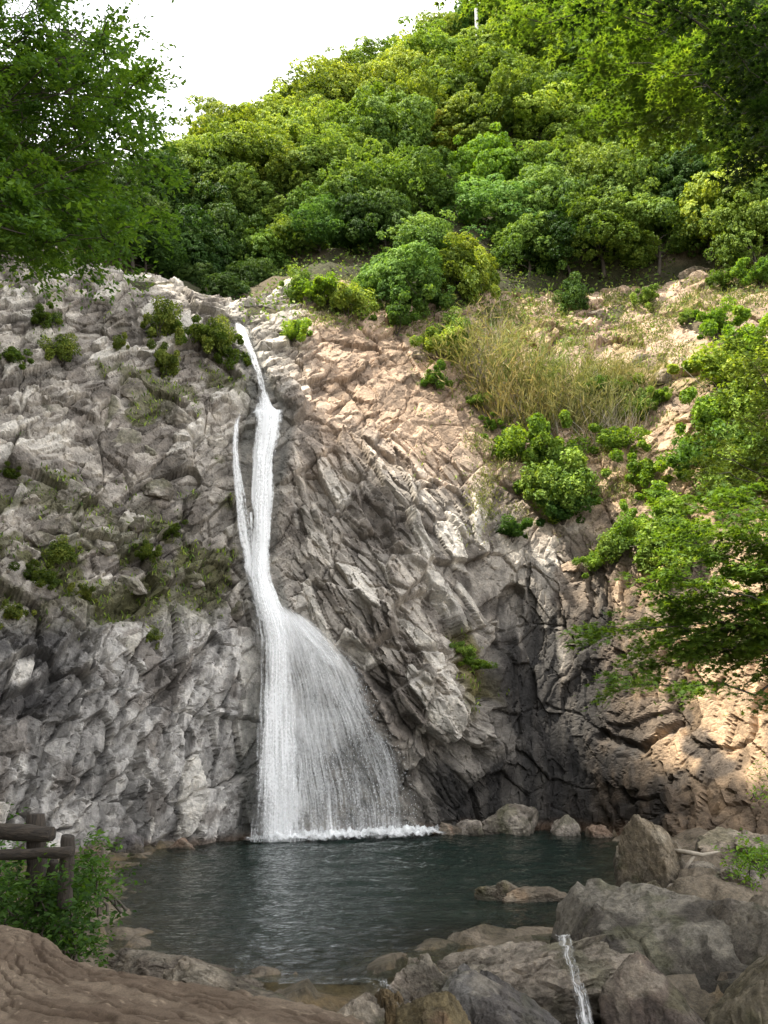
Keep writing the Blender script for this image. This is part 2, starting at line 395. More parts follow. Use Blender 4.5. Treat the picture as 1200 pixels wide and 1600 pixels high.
# base on a coarser grid, then bilinear
cx = np.arange(-28, 28.6, 0.4); cz = np.arange(-3, 37.1, 0.4)
CD = depth(*np.meshgrid(cx, cz))
def bil(x, z, G=CD, x0=-28, z0=-3, s=0.4):
    fx = np.clip((x - x0) / s, 0, G.shape[1] - 1.001); fz = np.clip((z - z0) / s, 0, G.shape[0] - 1.001)
    i = fx.astype(int); j = fz.astype(int); a = fx - i; b = fz - j
    return (G[j, i] * (1 - a) + G[j, i + 1] * a) * (1 - b) + (G[j + 1, i] * (1 - a) + G[j + 1, i + 1] * a) * b
Yb = bil(X, Z)
dYx = np.gradient(Yb, GX, axis=1); dYz = np.gradient(Yb, GZ, axis=0)
NRM = unit(np.stack([dYx, -np.ones_like(Yb), dYz], -1)).reshape(-1, 3)
P0 = np.stack([X, Yb, Z], -1).reshape(-1, 3)
PX, PY = project(P0)                               # where each bit of the wall lies in the layout plan
# fall corridor (the rock there is worn smooth by the water)
FALL = np.array([(372,505),(392,560),(414,630),(420,645),(408,720),(402,800),(400,880),(420,960),(470,1080),(510,1200),(520,1310)], float)
FALLW = np.array([14, 20, 22, 40, 42, 34, 34, 36, 85, 115, 130], float)
fcx = np.interp(PY, FALL[:, 1], FALL[:, 0]); fw = np.interp(PY, FALL[:, 1], FALLW)
fallm = (1 - smooth(0.75, 1.25, np.abs(PX - fcx) / fw)) * smooth(480, 520, PY)
warp = np.stack([fbm(P0 * 0.35, 3, 5), fbm(P0 * 0.35 + 40, 3, 6), fbm(P0 * 0.35 + 80, 3, 7)], -1) * 0.55
Pw = P0 + warp

def facet(P, M, seed, tilt, off, crack, cw):
    f1, f2, r, d = voro(P @ M.T, seed)
    tl = (r[:, :3] - 0.5) * 2 * tilt
    e = f2 - f1
    return (r[:, 3] - 0.5) * 2 * off + (tl * d).sum(1) - crack * (1 - smooth(0, cw, e)), r[:, 3], e

def rotm(deg, sx, sy, sz):
    a = math.radians(deg); c, s = math.cos(a), math.sin(a)
    return np.diag([1 / sx, 1 / sy, 1 / sz]) @ np.array([[c, 0, s], [0, 1, 0], [-s, 0, c]])
# zones
zl_low = smooth(900, 1030, PY + 40 * fbm(P0 * .3, 2, 31)) * (1 - smooth(395, 420, PX))         # lower-left columns
z_diag = smooth(430, 470, PX) * (1 - smooth(740, 790, PX)) * smooth(640, 720, PY)               # slanting beds right of the fall
z_slope = smooth(560, 700, PX) * (1 - smooth(560, 800, PY))                                      # earthy slope
big, bid, be = facet(Pw, rotm(-20, 3.4, 4.0, 3.6), 101, 0.62, 0.45, 0.25, 0.05)
Pl = P0 + 0.35 * warp
mA, iA, eA = facet(P0 + 0.6 * warp, rotm(-48, 0.95, 1.7, 2.3), 111, 0.46, 0.30, 0.20, 0.06)
mB, iB, eB = facet(Pl, rotm(-9, 0.95, 1.5, 3.3), 121, 0.50, 0.30, 0.30, 0.06)
mC, iC, eC = facet(Pl, rotm(31, 0.85, 1.4, 3.2), 131, 0.46, 0.32, 0.28, 0.06)
mD, iD, eD = facet(Pl, rotm(7, 1.0, 1.5, 2.4), 171, 0.55, 0.26, 0.08, 0.04)
sA, jA, _ = facet(Pl, rotm(-42, 0.36, 0.65, 0.85), 141, 0.22, 0.10, 0.06, 0.10)
sB, jB, _ = facet(Pl, rotm(-14, 0.36, 0.6, 1.15), 151, 0.24, 0.10, 0.08, 0.10)
sC, jC, _ = facet(Pl, rotm(36, 0.32, 0.6, 1.2), 161, 0.22, 0.10, 0.08, 0.10)
zright = smooth(760, 800, PX) * smooth(780, 880, PY)
wB = np.maximum(zl_low, zright); mB = mB * (1 - zright) + mD * zright; iB = iB * (1 - zright) + iD * zright; wC = z_diag * (1 - wB); wA = 1 - wB - wC
med = wA * mA + wB * mB + wC * mC; sml = wA * sA + wB * sB + wC * sC
cell = wA * iA + wB * iB + wC * iC; cell2 = wA * jA + wB * jB + wC * jC
tanface = np.clip(smooth(430, 520, PX) * (1 - smooth(600, 760, PY - (PX - 560) * 0.45)) , 0, 1)
rugged = np.clip(1 - 0.55 * np.maximum(z_slope, tanface) - 0.6 * fallm, 0.35, 1)
rugged = rugged * (1 - 0.30 * zright)
disp = big * (1 - 0.5 * zright) * np.clip(1 - 0.75 * fallm - 0.45 * np.maximum(z_slope, tanface), 0.1, 1) + (med + sml) * rugged * (0.75 + 0.5 * vnoise(P0 * 0.22, 77)) + 0.05 * fbm(P0 * 1.6, 4, 9) * rugged
# named features: dark cleft left of the wet wall, diagonal fissure on the left, overhang shadow under the nose
def seam(pts, wid, dep):
    pts = np.array(pts, float); d = np.full(len(PX), 1e9)
    for a, b in zip(pts[:-1], pts[1:]):
        ab = b - a; t = np.clip(((PX - a[0]) * ab[0] + (PY - a[1]) * ab[1]) / (ab @ ab), 0, 1)
        d = np.minimum(d, np.hypot(PX - a[0] - t * ab[0], PY - a[1] - t * ab[1]))
    d = d + 6 * fbm(P0 * 1.1, 3, 55)
    return -dep * (1 - smooth(wid * 0.3, wid, d))
rw = smooth(930, 1060, PX) * smooth(780, 900, PY)
disp = disp - rw * 0.12 * (med + sml) * rugged
disp += seam([(0, 1110), (60, 1080), (110, 1030), (150, 970), (230, 920)], 22, 0.9)
disp += seam([(100, 1260), (160, 1190), (220, 1120), (290, 1050), (330, 1000)], 9, 0.5)
disp += seam([(640, 1130), (700, 1190), (745, 1120), (790, 1000), (800, 930)], 20, 0.9)
disp += seam([(640, 1240), (690, 1180), (740, 1180)], 24, 0.8)
disp += seam([(560, 770), (610, 850), (690, 930), (720, 1000)], 10, 0.45)
disp += seam([(590, 1005), (700, 1015), (720, 1040)], 9, 0.4)
disp += seam([(940, 1150), (1000, 1170), (1060, 1130)], 12, 0.4)
disp += seam([(300, 690), (350, 650), (380, 640)], 9, 0.4)
disp += seam([(60, 690), (140, 690), (180, 640)], 10, 0.5)
disp += seam([(180, 1290), (215, 1200), (250, 1230)], 9, 0.4)
def _blur(a):
    p = np.pad(a, 1, 'edge'); return (p[1:-1, 1:-1] * 2 + p[:-2, 1:-1] + p[2:, 1:-1] + p[1:-1, :-2] + p[1:-1, 2:] + .5 * (p[:-2, :-2] + p[2:, 2:] + p[:-2, 2:] + p[2:, :-2])) / 8
_d = disp.reshape(Yb.shape); _b = _blur(_d); _m = smooth(.11, .24, np.abs(_d - _b)); _m = np.clip(_blur(_m) * 1.8, 0, 1) * (smooth(430, 480, PX) * smooth(560, 640, PY)).reshape(_d.shape)
_b2 = _blur(_b); disp = (_d * (1 - _m) + _b2 * _m).ravel()      # high steps are worn back a little, low ones stay sharp
PC = P0 + NRM * disp[:, None]

# colours
def mixc(a, b, t): return a * (1 - t[:, None]) + np.asarray(b) * t[:, None]
n_big = fbm(P0 * 0.16, 4, 21); n_mid = fbm(P0 * 0.7, 4, 22); n_str = fbm(P0 * np.array([1.6, 0.8, 0.14]), 4, 23)
ccol = np.tile(np.array([0.345, 0.315, 0.28]), (len(P0), 1))
warm = smooth(430, 520, PX) * (1 - smooth(620, 790, PY - (PX - 560) * 0.25 + 60 * n_big))
ccol = mixc(ccol, (0.37, 0.27, 0.195), warm)
rightm = smooth(860, 980, PX + 50 * n_mid)
ccol = mixc(ccol, (0.36, 0.255, 0.165), rightm * smooth(600, 800, PY))
ccol = mixc(ccol, (0.41, 0.395, 0.38), zl_low)
ccol = mixc(ccol, (0.115, 0.098, 0.085), 0.72 * smooth(0.05, 0.5, n_mid + 0.4 * n_big) * (1 - warm * 0.6))
ccol = mixc(ccol, (0.14, 0.135, 0.13), 0.85 * smooth(0.05, 0.4, n_str) * zl_low)
ccol *= (0.44 + 0.70 * cell + 0.42 * cell2)[:, None]
ccol = mixc(ccol, (0.60, 0.57, 0.52), 0.6 * smooth(0.78, 0.9, cell) * (1 - warm) * (1 - smooth(720, 780, PX)))
# dark, wet and manganese-stained wall, plus painted shade under the nose
wetw_shade = np.maximum(smooth(700, 800, PX + 40 * n_mid), smooth(620, 700, PX + 30 * n_mid) * smooth(1120, 1220, PY + 40 * n_mid)) * (1 - smooth(930, 1060, PX - 0.12 * (PY - 1000) + 50 * n_mid)) * smooth(850, 1030, PY + 90 * n_str)
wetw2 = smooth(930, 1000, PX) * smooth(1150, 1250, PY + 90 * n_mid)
wetr_shade = np.clip(wetw_shade + 0.75 * wetw2, 0, 1) * (0.84 + 0.16 * smooth(-0.5, 0.2, n_str))
ccol = mixc(ccol, (0.024, 0.023, 0.023), 0.95 * wetr_shade)
fall_wet = fallm * (0.45 + 0.4 * smooth(-.3, .4, n_str))
strip = (1 - smooth(8, 26, np.abs(PX - 398))) * smooth(1040, 1140, PY)
ccol = mixc(ccol, (0.075, 0.078, 0.07), np.clip(fall_wet + strip, 0, 0.72))
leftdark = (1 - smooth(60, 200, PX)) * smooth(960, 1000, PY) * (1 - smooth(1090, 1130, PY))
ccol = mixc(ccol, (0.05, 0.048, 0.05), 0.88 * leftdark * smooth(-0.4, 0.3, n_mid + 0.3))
waterline = 1 - smooth(0.05, 0.6 + 0.3 * n_mid, P0[:, 2]); ccol = mixc(ccol, (0.15, 0.095, 0.06), 0.7 * waterline)
# moss and grassy soil on the ledges of the left slope and the right slope
moss_l = (1 - smooth(360, 400, PX)) * smooth(480, 600, PY) * (1 - smooth(920, 1010, PY)) * smooth(0.12, 0.42, fbm(P0 * 0.45, 4, 63))
band = np.exp(-((PY - 880 - 0.15 * (150 - PX)) / 70) ** 2) * (1 - smooth(230, 330, PX)) * smooth(-0.15, 0.25, fbm(P0 * 0.8, 3, 64))
moss = np.clip(0.75 * moss_l + 0.85 * band, 0, 0.9)
ccol = mixc(ccol, (0.075, 0.075, 0.028), moss)
soil = z_slope * smooth(-0.1, 0.35, fbm(P0 * 0.5, 4, 66)) * smooth(700, 800, PX)
ccol = mixc(ccol, (0.26, 0.20, 0.085), 0.6 * soil)
gm = (1 - smooth(10, 45, np.abs(PX - (735 + 0.05 * (PY - 900))))) * smooth(960, 1010, PY) * (1 - smooth(1110, 1180, PY)) * smooth(-0.2, 0.3, n_mid)
ccol = mixc(ccol, (0.15, 0.13, 0.04), 0.7 * gm)
cwet = np.clip(wetr_shade * 0.3 + 0.7 * (fall_wet + strip), 0, 1)
_g = grid_faces(len(GZ), len(GX))                     # split each quad along its flatter diagonal so that rock edges stay clean
_sw = np.abs(PC[_g[:, 0], 1] - PC[_g[:, 2], 1]) > np.abs(PC[_g[:, 1], 1] - PC[_g[:, 3], 1])
_t1 = np.where(_sw[:, None], _g[:, [0, 1, 3]], _g[:, [0, 1, 2]]); _t2 = np.where(_sw[:, None], _g[:, [1, 2, 3]], _g[:, [0, 2, 3]])
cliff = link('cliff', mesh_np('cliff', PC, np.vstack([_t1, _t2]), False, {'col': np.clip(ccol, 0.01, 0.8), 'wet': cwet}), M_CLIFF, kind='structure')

CY = PC[:, 1].reshape(Yb.shape)                       # displaced depth, close enough for ray casts
def cast(px, py, y0=25.0):
    """point where the sight line of a layout position meets the wall / hill"""
    d = ray(px, py); Y = np.arange(y0, 110, 0.12)
    p = np.array([0, 0, CAMZ]) + d * (Y / d[1])[:, None]
    s = np.where((p[:, 2] < 36) & (np.abs(p[:, 0]) < 27.4), bil(np.clip(p[:, 0], -27.4, 27.9), np.clip(p[:, 2], -2.5, 36.3), CY, GX[0], GZ[0], 1.0) if False else _cy(p[:, 0], p[:, 2]), depth(p[:, 0], p[:, 2]))
    k = np.argmax(Y >= s) if (Y >= s).any() else len(Y) - 1
    return p[k]
def _cy(x, z):
    i = np.clip(((x - GX[0]) / 0.075).round().astype(int), 0, len(GX) - 1); j = np.clip(((z - GZ[0]) / 0.075).round().astype(int), 0, len(GZ) - 1)
    return CY[j, i]

# ------------------------------------------------------------------ wooded hill behind
hx = np.arange(-60, 62, 0.8)
CR = at(np.array([-300, 0, 200, 300, 450, 560, 700, 850, 1000, 1200, 1500]), np.array([190, 205, 265, 240, 170, 130, 50, -45, -110, -140, -100]), np.array([53, 56, 62, 76, 82, 84, 88, 92, 95, 88, 66]))
o = np.argsort(CR[:, 0]); zc = np.interp(hx, CR[o, 0], CR[o, 2])
ts = np.linspace(0, 1.6, 110); HV = []
for t in ts:
    z = 27 + (zc - 27) * min(t, 1)
    y = depth(hx, z) + 0.9 * np.exp(-((z - 27) / 8) ** 2)
    if t > 1: y = y + (t - 1) * 90; z = z - (t - 1) * 25
    HV.append(np.stack([hx, y, z], -1))
HV = np.array(HV).reshape(-1, 3); HV[:, 1] += 0.8 * fbm(HV * 0.3, 3, 91); HV[:, 2] += 0.5 * fbm(HV * 0.5, 3, 92)
hc = mixc(np.tile(np.array([0.045, 0.045, 0.020]), (len(HV), 1)), (0.10, 0.08, 0.05), smooth(-.1, .4, fbm(HV * .25, 3, 93)))
link('hill', mesh_np('hill', HV, grid_faces(len(ts), len(hx)), True, {'col': hc, 'wet': np.zeros(len(HV))}), M_HILL, kind='structure')

# valley side out of view on the left, its crest shaped to shade the pool
S1, S2 = at(520, 680, 48.5), at(1080, 1170, 41.5)
npl = np.cross(S2 - S1, SUN); npl /= np.linalg.norm(npl)
ys = np.arange(-60, 62, 1.5); us = np.linspace(0, 1, 40); LV = []
for y in ys:
    foot = -13 - 0.5 * max(y, 0); rx = foot - 9
    rz = S1[2] - (npl[0] * (rx - S1[0]) + npl[1] * (y - S1[1])) / npl[2]
    rz = min(max(rz, 14), 110); rz = rz + (min(rz, 60) - rz) * float(1 - smooth(9, 17, np.array(float(y))))
    for u in us:
        if u < 0.6: t = u / 0.6; LV.append((foot + (rx - foot) * t, y, -1 + (rz + 1) * t ** 0.9))
        else: t = (u - 0.6) / 0.4; LV.append((rx - 45 * t, y, rz - (rz - 10) * t * 0.7))
LV = np.array(LV); nz = fbm(LV * 0.12, 4, 95) * 2.2 * np.clip(LV[:, 2] / 20, 0, 1); LV[:, 2] += nz * 0.8; LV[:, 0] += nz * 0.7
link('valley_side', mesh_np('valley_side', LV, grid_faces(len(ys), len(us)), True, {'col': mixc(np.tile(np.array([0.04, 0.055, 0.02]), (len(LV), 1)), (0.08, 0.07, 0.04), smooth(-.1, .4, nz)), 'wet': np.zeros(len(LV))}), M_HILL, kind='structure')

# ------------------------------------------------------------------ ground, pool bed and pool
POOLPX = [(172,1345),(300,1322),(400,1313),(560,1305),(730,1297),(860,1296),(965,1300),(1010,1330),(1000,1390),(950,1420),(905,1448),(880,1462),(780,1462),(700,1475),(640,1508),(560,1528),(460,1530),(350,1518),(195,1492),(165,1400)]
PP = np.array([atz(a, b, 0.0)[:2] for a, b in POOLPX])
PP[1:6, 1] += 2.5
def pool_sd(x, y):
    """signed distance to the pool outline, positive inside"""
    P = np.stack([x, y], -1); d = np.full(len(P), 1e9); ins = np.zeros(len(P), bool)
    for a, b in zip(PP, np.roll(PP, -1, 0)):
        ab = b - a; t = np.clip(((P - a) @ ab) / (ab @ ab), 0, 1)
        d = np.minimum(d, np.hypot(*(P - a - t[:, None] * ab).T))
        c = ((a[1] > P[:, 1]) != (b[1] > P[:, 1]))
        xi = a[0] + (P[:, 1] - a[1]) / (b[1] - a[1] + 1e-12) * ab[0]
        ins ^= c & (P[:, 0] < xi)
    return np.where(ins, d, -d)
def ground_z(x, y):
    sd = pool_sd(x, y); p = np.stack([x, y, np.zeros_like(x)], -1)
    n = fbm(p * 0.8, 4, 201)
    zi = -np.minimum(0.30 * sd, 2.6)
    left = smooth(-5.5, -7.5, x + 0.0 * y) if False else 1 - smooth(-7.0, -4.5, x)
    nearr = (1 - smooth(25, 27.5, y)) * (1 - left)
    zo = np.minimum(-sd * (0.30 + 0.25 * left), 0.7 + 2.4 * left * (1 - smooth(11, 16, y)) - 0.6 * left * smooth(11, 16, y)) * (1 - 0.85 * nearr) - 0.15 * nearr
    zi = zi + 0.10 * n; zo = zo + 0.18 * n * np.clip(-sd, 0, 1)
    z = np.where(sd > 0, zi, zo)
    down = smooth(18.6, 16.6, y) if False else 1 - smooth(16.4, 18.8, y)
    chan = smooth(-1.2, 0.4, x)
    return z - down * chan * 3.8 * np.clip(-sd * 1.2, 0, 1)
gx = np.concatenate([np.arange(-70, -16, 2.5), np.arange(-16, 16, 0.18), np.arange(16, 71, 2.5)])
gy = np.concatenate([np.arange(-70, 5, 2.5), np.arange(5, 48, 0.2), np.arange(48, 72, 2.5)])
AX, AY = np.meshgrid(gx, gy); ax, ay = AX.ravel(), AY.ravel()
gz = ground_z(ax, ay)
_g = np.stack([ax, ay, gz], -1); _f1, _f2, _r, _d = voro(_g * 0.9 + 0.3 * fbm(_g, 3, 7)[:, None], 207)
gz = gz + ((_r[:, 3] - .5) * .35 + ((_r[:, :3] - .5) * _d).sum(1) * .5) * np.clip(1.4 - np.abs(gz), 0.15, 1); gp = np.stack([ax, ay, gz], -1)
gc = mixc(np.tile(np.array([0.17, 0.14, 0.105]), (len(gp), 1)), (0.09, 0.075, 0.05), smooth(-.2, .4, fbm(gp * 0.9, 4, 203)))
gc = mixc(gc, (0.16, 0.11, 0.05), smooth(-0.2, 0.4, fbm(gp * 2.2, 3, 204)) * 0.7 * (gz < 0))
link('ground', mesh_np('ground', gp, grid_faces(len(gy), len(gx)), True, {'col': gc, 'wet': (gz < 0.15).astype(float) * .6}), M_ROCK, kind='structure')

wx = np.arange(-15, 14.5, 0.11); wy = np.arange(16.5, 49.5, 0.13)
WX, WY = np.meshgrid(wx, wy); q = np.stack([WX.ravel(), WY.ravel(), np.zeros(WX.size)], -1)
fallp = np.array([-2.2, 43.5])
dist_fall = np.hypot(q[:, 0] - fallp[0], q[:, 1] - fallp[1])
amp = 0.026 + 0.045 * np.exp(-dist_fall / 9)
wz = amp * (fbm(q * np.array([1.1, 2.0, 1]), 4, 211, .6) + 0.6 * np.sin(dist_fall * 2.6 + 1.5 * fbm(q * .3, 2, 213)))
sd = pool_sd(q[:, 0], q[:, 1]); depth_w = np.clip(-ground_z(q[:, 0], q[:, 1]), 0, 3)
murk = 1 - np.exp(-depth_w * 1.55)
keep = (sd > -0.55)
fc = grid_faces(len(wy), len(wx)); fc = fc[keep[fc].all(1)]
used = np.unique(fc); rm = np.full(len(q), -1); rm[used] = np.arange(len(used))
q[:, 2] = wz
link('pool_water', mesh_np('pool_water', q[used], rm[fc], True, {'murk': murk[used]}), M_WATER, kind='structure')

# ------------------------------------------------------------------ rocks
def ico(n):
    t = (1 + 5 ** .5) / 2
    V = np.array([(-1,t,0),(1,t,0),(-1,-t,0),(1,-t,0),(0,-1,t),(0,1,t),(0,-1,-t),(0,1,-t),(t,0,-1),(t,0,1),(-t,0,-1),(-t,0,1)], float)
    Fc = np.array([(0,11,5),(0,5,1),(0,1,7),(0,7,10),(0,10,11),(1,5,9),(5,11,4),(11,10,2),(10,7,6),(7,1,8),(3,9,4),(3,4,2),(3,2,6),(3,6,8),(3,8,9),(4,9,5),(2,4,11),(6,2,10),(8,6,7),(9,8,1)])
    V = unit(V)
    for _ in range(n):
        E = np.sort(np.vstack([Fc[:, [0, 1]], Fc[:, [1, 2]], Fc[:, [2, 0]]]), 1)
        u, inv = np.unique(E, axis=0, return_inverse=True); inv = inv.ravel()
        m = unit(V[u[:, 0]] + V[u[:, 1]]); k = len(Fc); b = len(V); V = np.vstack([V, m])
        a, c, d = inv[:k] + b, inv[k:2 * k] + b, inv[2 * k:] + b
        Fc = np.vstack([np.stack([Fc[:, 0], a, d], -1), np.stack([Fc[:, 1], c, a], -1), np.stack([Fc[:, 2], d, c], -1), np.stack([a, c, d], -1)])
    return V, Fc
ICO = {n: ico(n) for n in (2, 3, 4, 5, 6)}

def rock(name, top_px, size, seed, label, Y=None, z0=None, rz=0.0, tilt=(0, 0), sub=4, base=(0.27, 0.235, 0.19), dark=(0.11, 0.095, 0.075),
         planes=13, soft=22.0, rough=0.05, group=None, cat='rock', wet=0.0, loc=None, parent=None, tan=0.35):
    """angular weathered rock: soft intersection of random planes; origin at its base centre"""
    rng = np.random.default_rng(seed); D, Fc = ICO[sub]
    pn = unit(rng.normal(size=(planes, 3)) + np.array([0, 0, 0.15])); pd = rng.uniform(0.62, 1.0, planes)
    dots = np.clip(D @ pn.T, 0.02, None) / pd
    r = 1.0 / (np.power(dots, soft).sum(1) ** (1 / soft))
    r = np.minimum(r, 1.35)
    V = D * r[:, None]
    V = V * (1 + rough * (fbm(D * 2.3 + seed, 5, seed, 0.55))[:, None])
    f1, f2, rr, dl = voro(V * 2.6 + seed * 1.7, seed)
    V = V * (1 + (rr[:, 3] - .5)[:, None] * rough * 1.3 + (((rr[:, :3] - .5) * dl).sum(1) * rough * 2.6)[:, None] - (rough * 0.7 * (1 - smooth(0, .06, f2 - f1)))[:, None])
    g1, g2, gr, gd_ = voro(V * 6.5 + seed * 2.1, seed + 5); V = V * (1 + (gr[:, 3] - .5)[:, None] * rough * .5 + (((gr[:, :3] - .5) * gd_).sum(1) * rough * 1.1)[:, None])
    V = V * np.asarray(size) * 0.5
    a, b = math.radians(tilt[0]), math.radians(tilt[1])
    Rx = np.array([[1, 0, 0], [0, math.cos(a), -math.sin(a)], [0, math.sin(a), math.cos(a)]]); Ry = np.array([[math.cos(b), 0, math.sin(b)], [0, 1, 0], [-math.sin(b), 0, math.cos(b)]])
    c, s = math.cos(math.radians(rz)), math.sin(math.radians(rz)); Rz = np.array([[c, -s, 0], [s, c, 0], [0, 0, 1]])
    V = V @ (Rz @ Ry @ Rx).T
    if loc is None: loc = at(top_px[0], top_px[1], Y); loc = np.array([loc[0], loc[1], loc[2] - V[:, 2].max()])   # topmost point lands on the plan position
    zb = V[:, 2].min(); V[:, 2] -= zb; loc = np.array(loc, float) + np.array([0, 0, zb])
    w = V + loc
    col = mixc(np.tile(np.asarray(base, float), (len(V), 1)), dark, 0.85 * smooth(0.0, 0.5, fbm(w * 0.9 + seed, 4, 301)))
    col = mixc(col, (0.40, 0.36, 0.29), tan * smooth(0.15, 0.55, fbm(w * 1.7 + seed, 4, 302)))
    col = mixc(col, (0.085, 0.09, 0.04), 0.5 * smooth(0.25, 0.6, fbm(w * 1.2 + 3 * seed, 4, 303)))
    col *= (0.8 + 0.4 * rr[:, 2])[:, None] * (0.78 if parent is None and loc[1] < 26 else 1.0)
    wl_ = 1 - smooth(0.02, 0.22, w[:, 2]) if wet == 0 else np.full(len(V), wet)
    col = mixc(col, np.asarray(dark) * 0.7, 0.6 * wl_)
    return link(name, mesh_np(name, V, Fc, False, {'col': col, 'wet': 0.6 * wl_}), M_ROCK, parent, loc, label=label, cat=cat, group=group)

# pool-side rocks
rock('boulder', (1003, 1270), (1.75, 1.7, 3.0), 6, 'tall upright boulder with a pointed pale top at the pool edge', Y=28.6, tilt=(4, -8), sub=5, planes=9, soft=16, rough=0.035, base=(0.20, 0.165, 0.12))
rock('rock', (800, 1372), (2.2, 1.4, 1.2), 12, 'low flat rock with a small hump standing alone in the pool', Y=28.0, sub=5, base=(0.26, 0.20, 0.14), planes=15)
rock('rock', (842, 1386), (1.7, 1.1, 0.6), 55, 'thin rock shelf just above the water, joined to the humped pool rock', Y=27.6, sub=4, base=(0.24, 0.17, 0.11))
rock('rock', (938, 1404), (0.95, 0.8, 0.55), 14, 'small round grey rock between the pool and the big shore rock', Y=25.2, base=(0.20, 0.17, 0.14))
# dam of rocks along the near edge
rock('rock', (800, 1452), (4.0, 2.3, 1.9), 23, 'pale broken slab with a sharp dark recess on the near pool rim', Y=18.9, rz=12, tilt=(0, -9), sub=5, planes=15, soft=26, rough=0.08, base=(0.33, 0.285, 0.235), tan=0.6)
rock('rock', (668, 1490), (1.5, 1.7, 1.5), 27, 'low pale rock at the left end of the broken rim slab', Y=18.2, rz=-25, sub=5, base=(0.29, 0.245, 0.20))
rock('boulder', (800, 1518), (3.7, 2.6, 4.2), 29, 'large smooth grey boulder below the broken rim slab', Y=17.0, rz=-14, tilt=(0, 6), sub=5, planes=12, soft=9, rough=0.04, base=(0.22, 0.21, 0.20), dark=(0.10, 0.09, 0.085))
rock('rock', (640, 1530), (1.6, 1.7, 2.6), 31, 'dark wet rock beside the thin yellow-brown spill', Y=16.9, rz=20, sub=5, base=(0.13, 0.105, 0.08), wet=0.7)
rock('rock', (430, 1508), (3.3, 1.4, 1.7), 33, 'long rounded rock lying like a log on the near shore', Y=15.8, rz=-24, tilt=(0, 14), sub=5, planes=10, soft=8, rough=0.05, base=(0.30, 0.255, 0.20))
rock('rock', (545, 1553), (1.3, 1.0, 1.3), 35, 'pale blunt rock at the lower end of the log-like shore rock', Y=15.4, rz=-30, sub=5, base=(0.31, 0.26, 0.205))
rock('rock', (262, 1487), (2.3, 1.2, 0.8), 37, 'dark low shore rock between the leafy bush and the log-like rock', Y=18.2, sub=5, base=(0.15, 0.125, 0.10), dark=(0.06, 0.05, 0.045))
rock('rock', (330, 1520), (1.6, 1.0, 0.9), 39, 'dark gravelly rock at the water beside the earth bank', Y=16.4, sub=5, base=(0.15, 0.125, 0.10), dark=(0.06, 0.05, 0.045))
rock('rock', (690, 1558), (1.5, 1.3, 1.6), 41, 'brown peaked rock at the bottom edge under the yellow spill', Y=13.2, sub=5, planes=9, base=(0.27, 0.17, 0.10), dark=(0.15, 0.10, 0.06))
# big rock mass on the right
rock('boulder', (1000, 1396), (4.4, 5.0, 5.8), 43, 'big rough shore rock whose steep dark face borders the narrow cascade', Y=20.2, rz=10, sub=5, planes=14, soft=12, rough=0.03, base=(0.225, 0.205, 0.172), dark=(0.075, 0.065, 0.055))
rock('boulder', (1120, 1392), (3.2, 3.6, 4.4), 47, 'brownish shore rock in the middle of the right-hand rock mass', Y=20.6, rz=-15, sub=5, planes=14, soft=12, rough=0.03, base=(0.215, 0.19, 0.16), dark=(0.085, 0.07, 0.058))
rock('boulder', (1195, 1372), (3.0, 3.4, 3.6), 49, 'smooth-topped shore rock at the right edge beneath the green sprigs', Y=21.6, rz=5, sub=5, soft=11, rough=0.04, base=(0.22, 0.185, 0.14))
rock('boulder', (1175, 1470), (2.6, 2.6, 4.2), 51, 'mossy pale rock in the bottom right corner', Y=16.6, rz=25, sub=5, planes=12, soft=12, rough=0.03, base=(0.27, 0.235, 0.175), dark=(0.10, 0.085, 0.05))
rock('boulder', (1060, 1500), (2.4, 2.2, 3.6), 53, 'rust-brown broken rock at the foot of the big shore rock', Y=16.6, rz=-10, sub=5, planes=12, soft=12, rough=0.03, base=(0.17, 0.135, 0.11), dark=(0.085, 0.065, 0.055))
# rubble at the foot of the right wall
rub = [(1022,1372,1.1,28.0,'flat pale stone at the foot of the upright boulder'),(1060,1380,1.0,27.0,'blocky stone just in front of the big shore rock top'),(1040,1352,1.2,29.5,'grey stone leaning behind the upright boulder'),
       (1085,1345,1.3,29.0,'grey slab under the bleached driftwood'),(1125,1352,1.2,27.5,'grey stone right of the driftwood'),(1150,1295,1.7,31.5,'pale angular block at the foot of the right wall'),(1190,1300,1.4,30.5,'pale stone at the right edge under the wall'),
       (1105,1312,1.3,32.0,'brown stone above the driftwood'),(1040,1310,1.2,34.0,'dark stone at the cliff foot behind the upright boulder'),(1165,1345,1.0,27.0,'small stone among the green sprigs')]
for k, (a, b, s, Y, lab) in enumerate(rub):
    rock('rock', (a, b), (s * 1.15, s, s * 0.95), 60 + k, lab, Y=Y, rz=k * 40, base=(0.30, 0.25, 0.195) if 'pale' in lab else (0.20, 0.175, 0.15), group='rubble at the foot of the right wall')
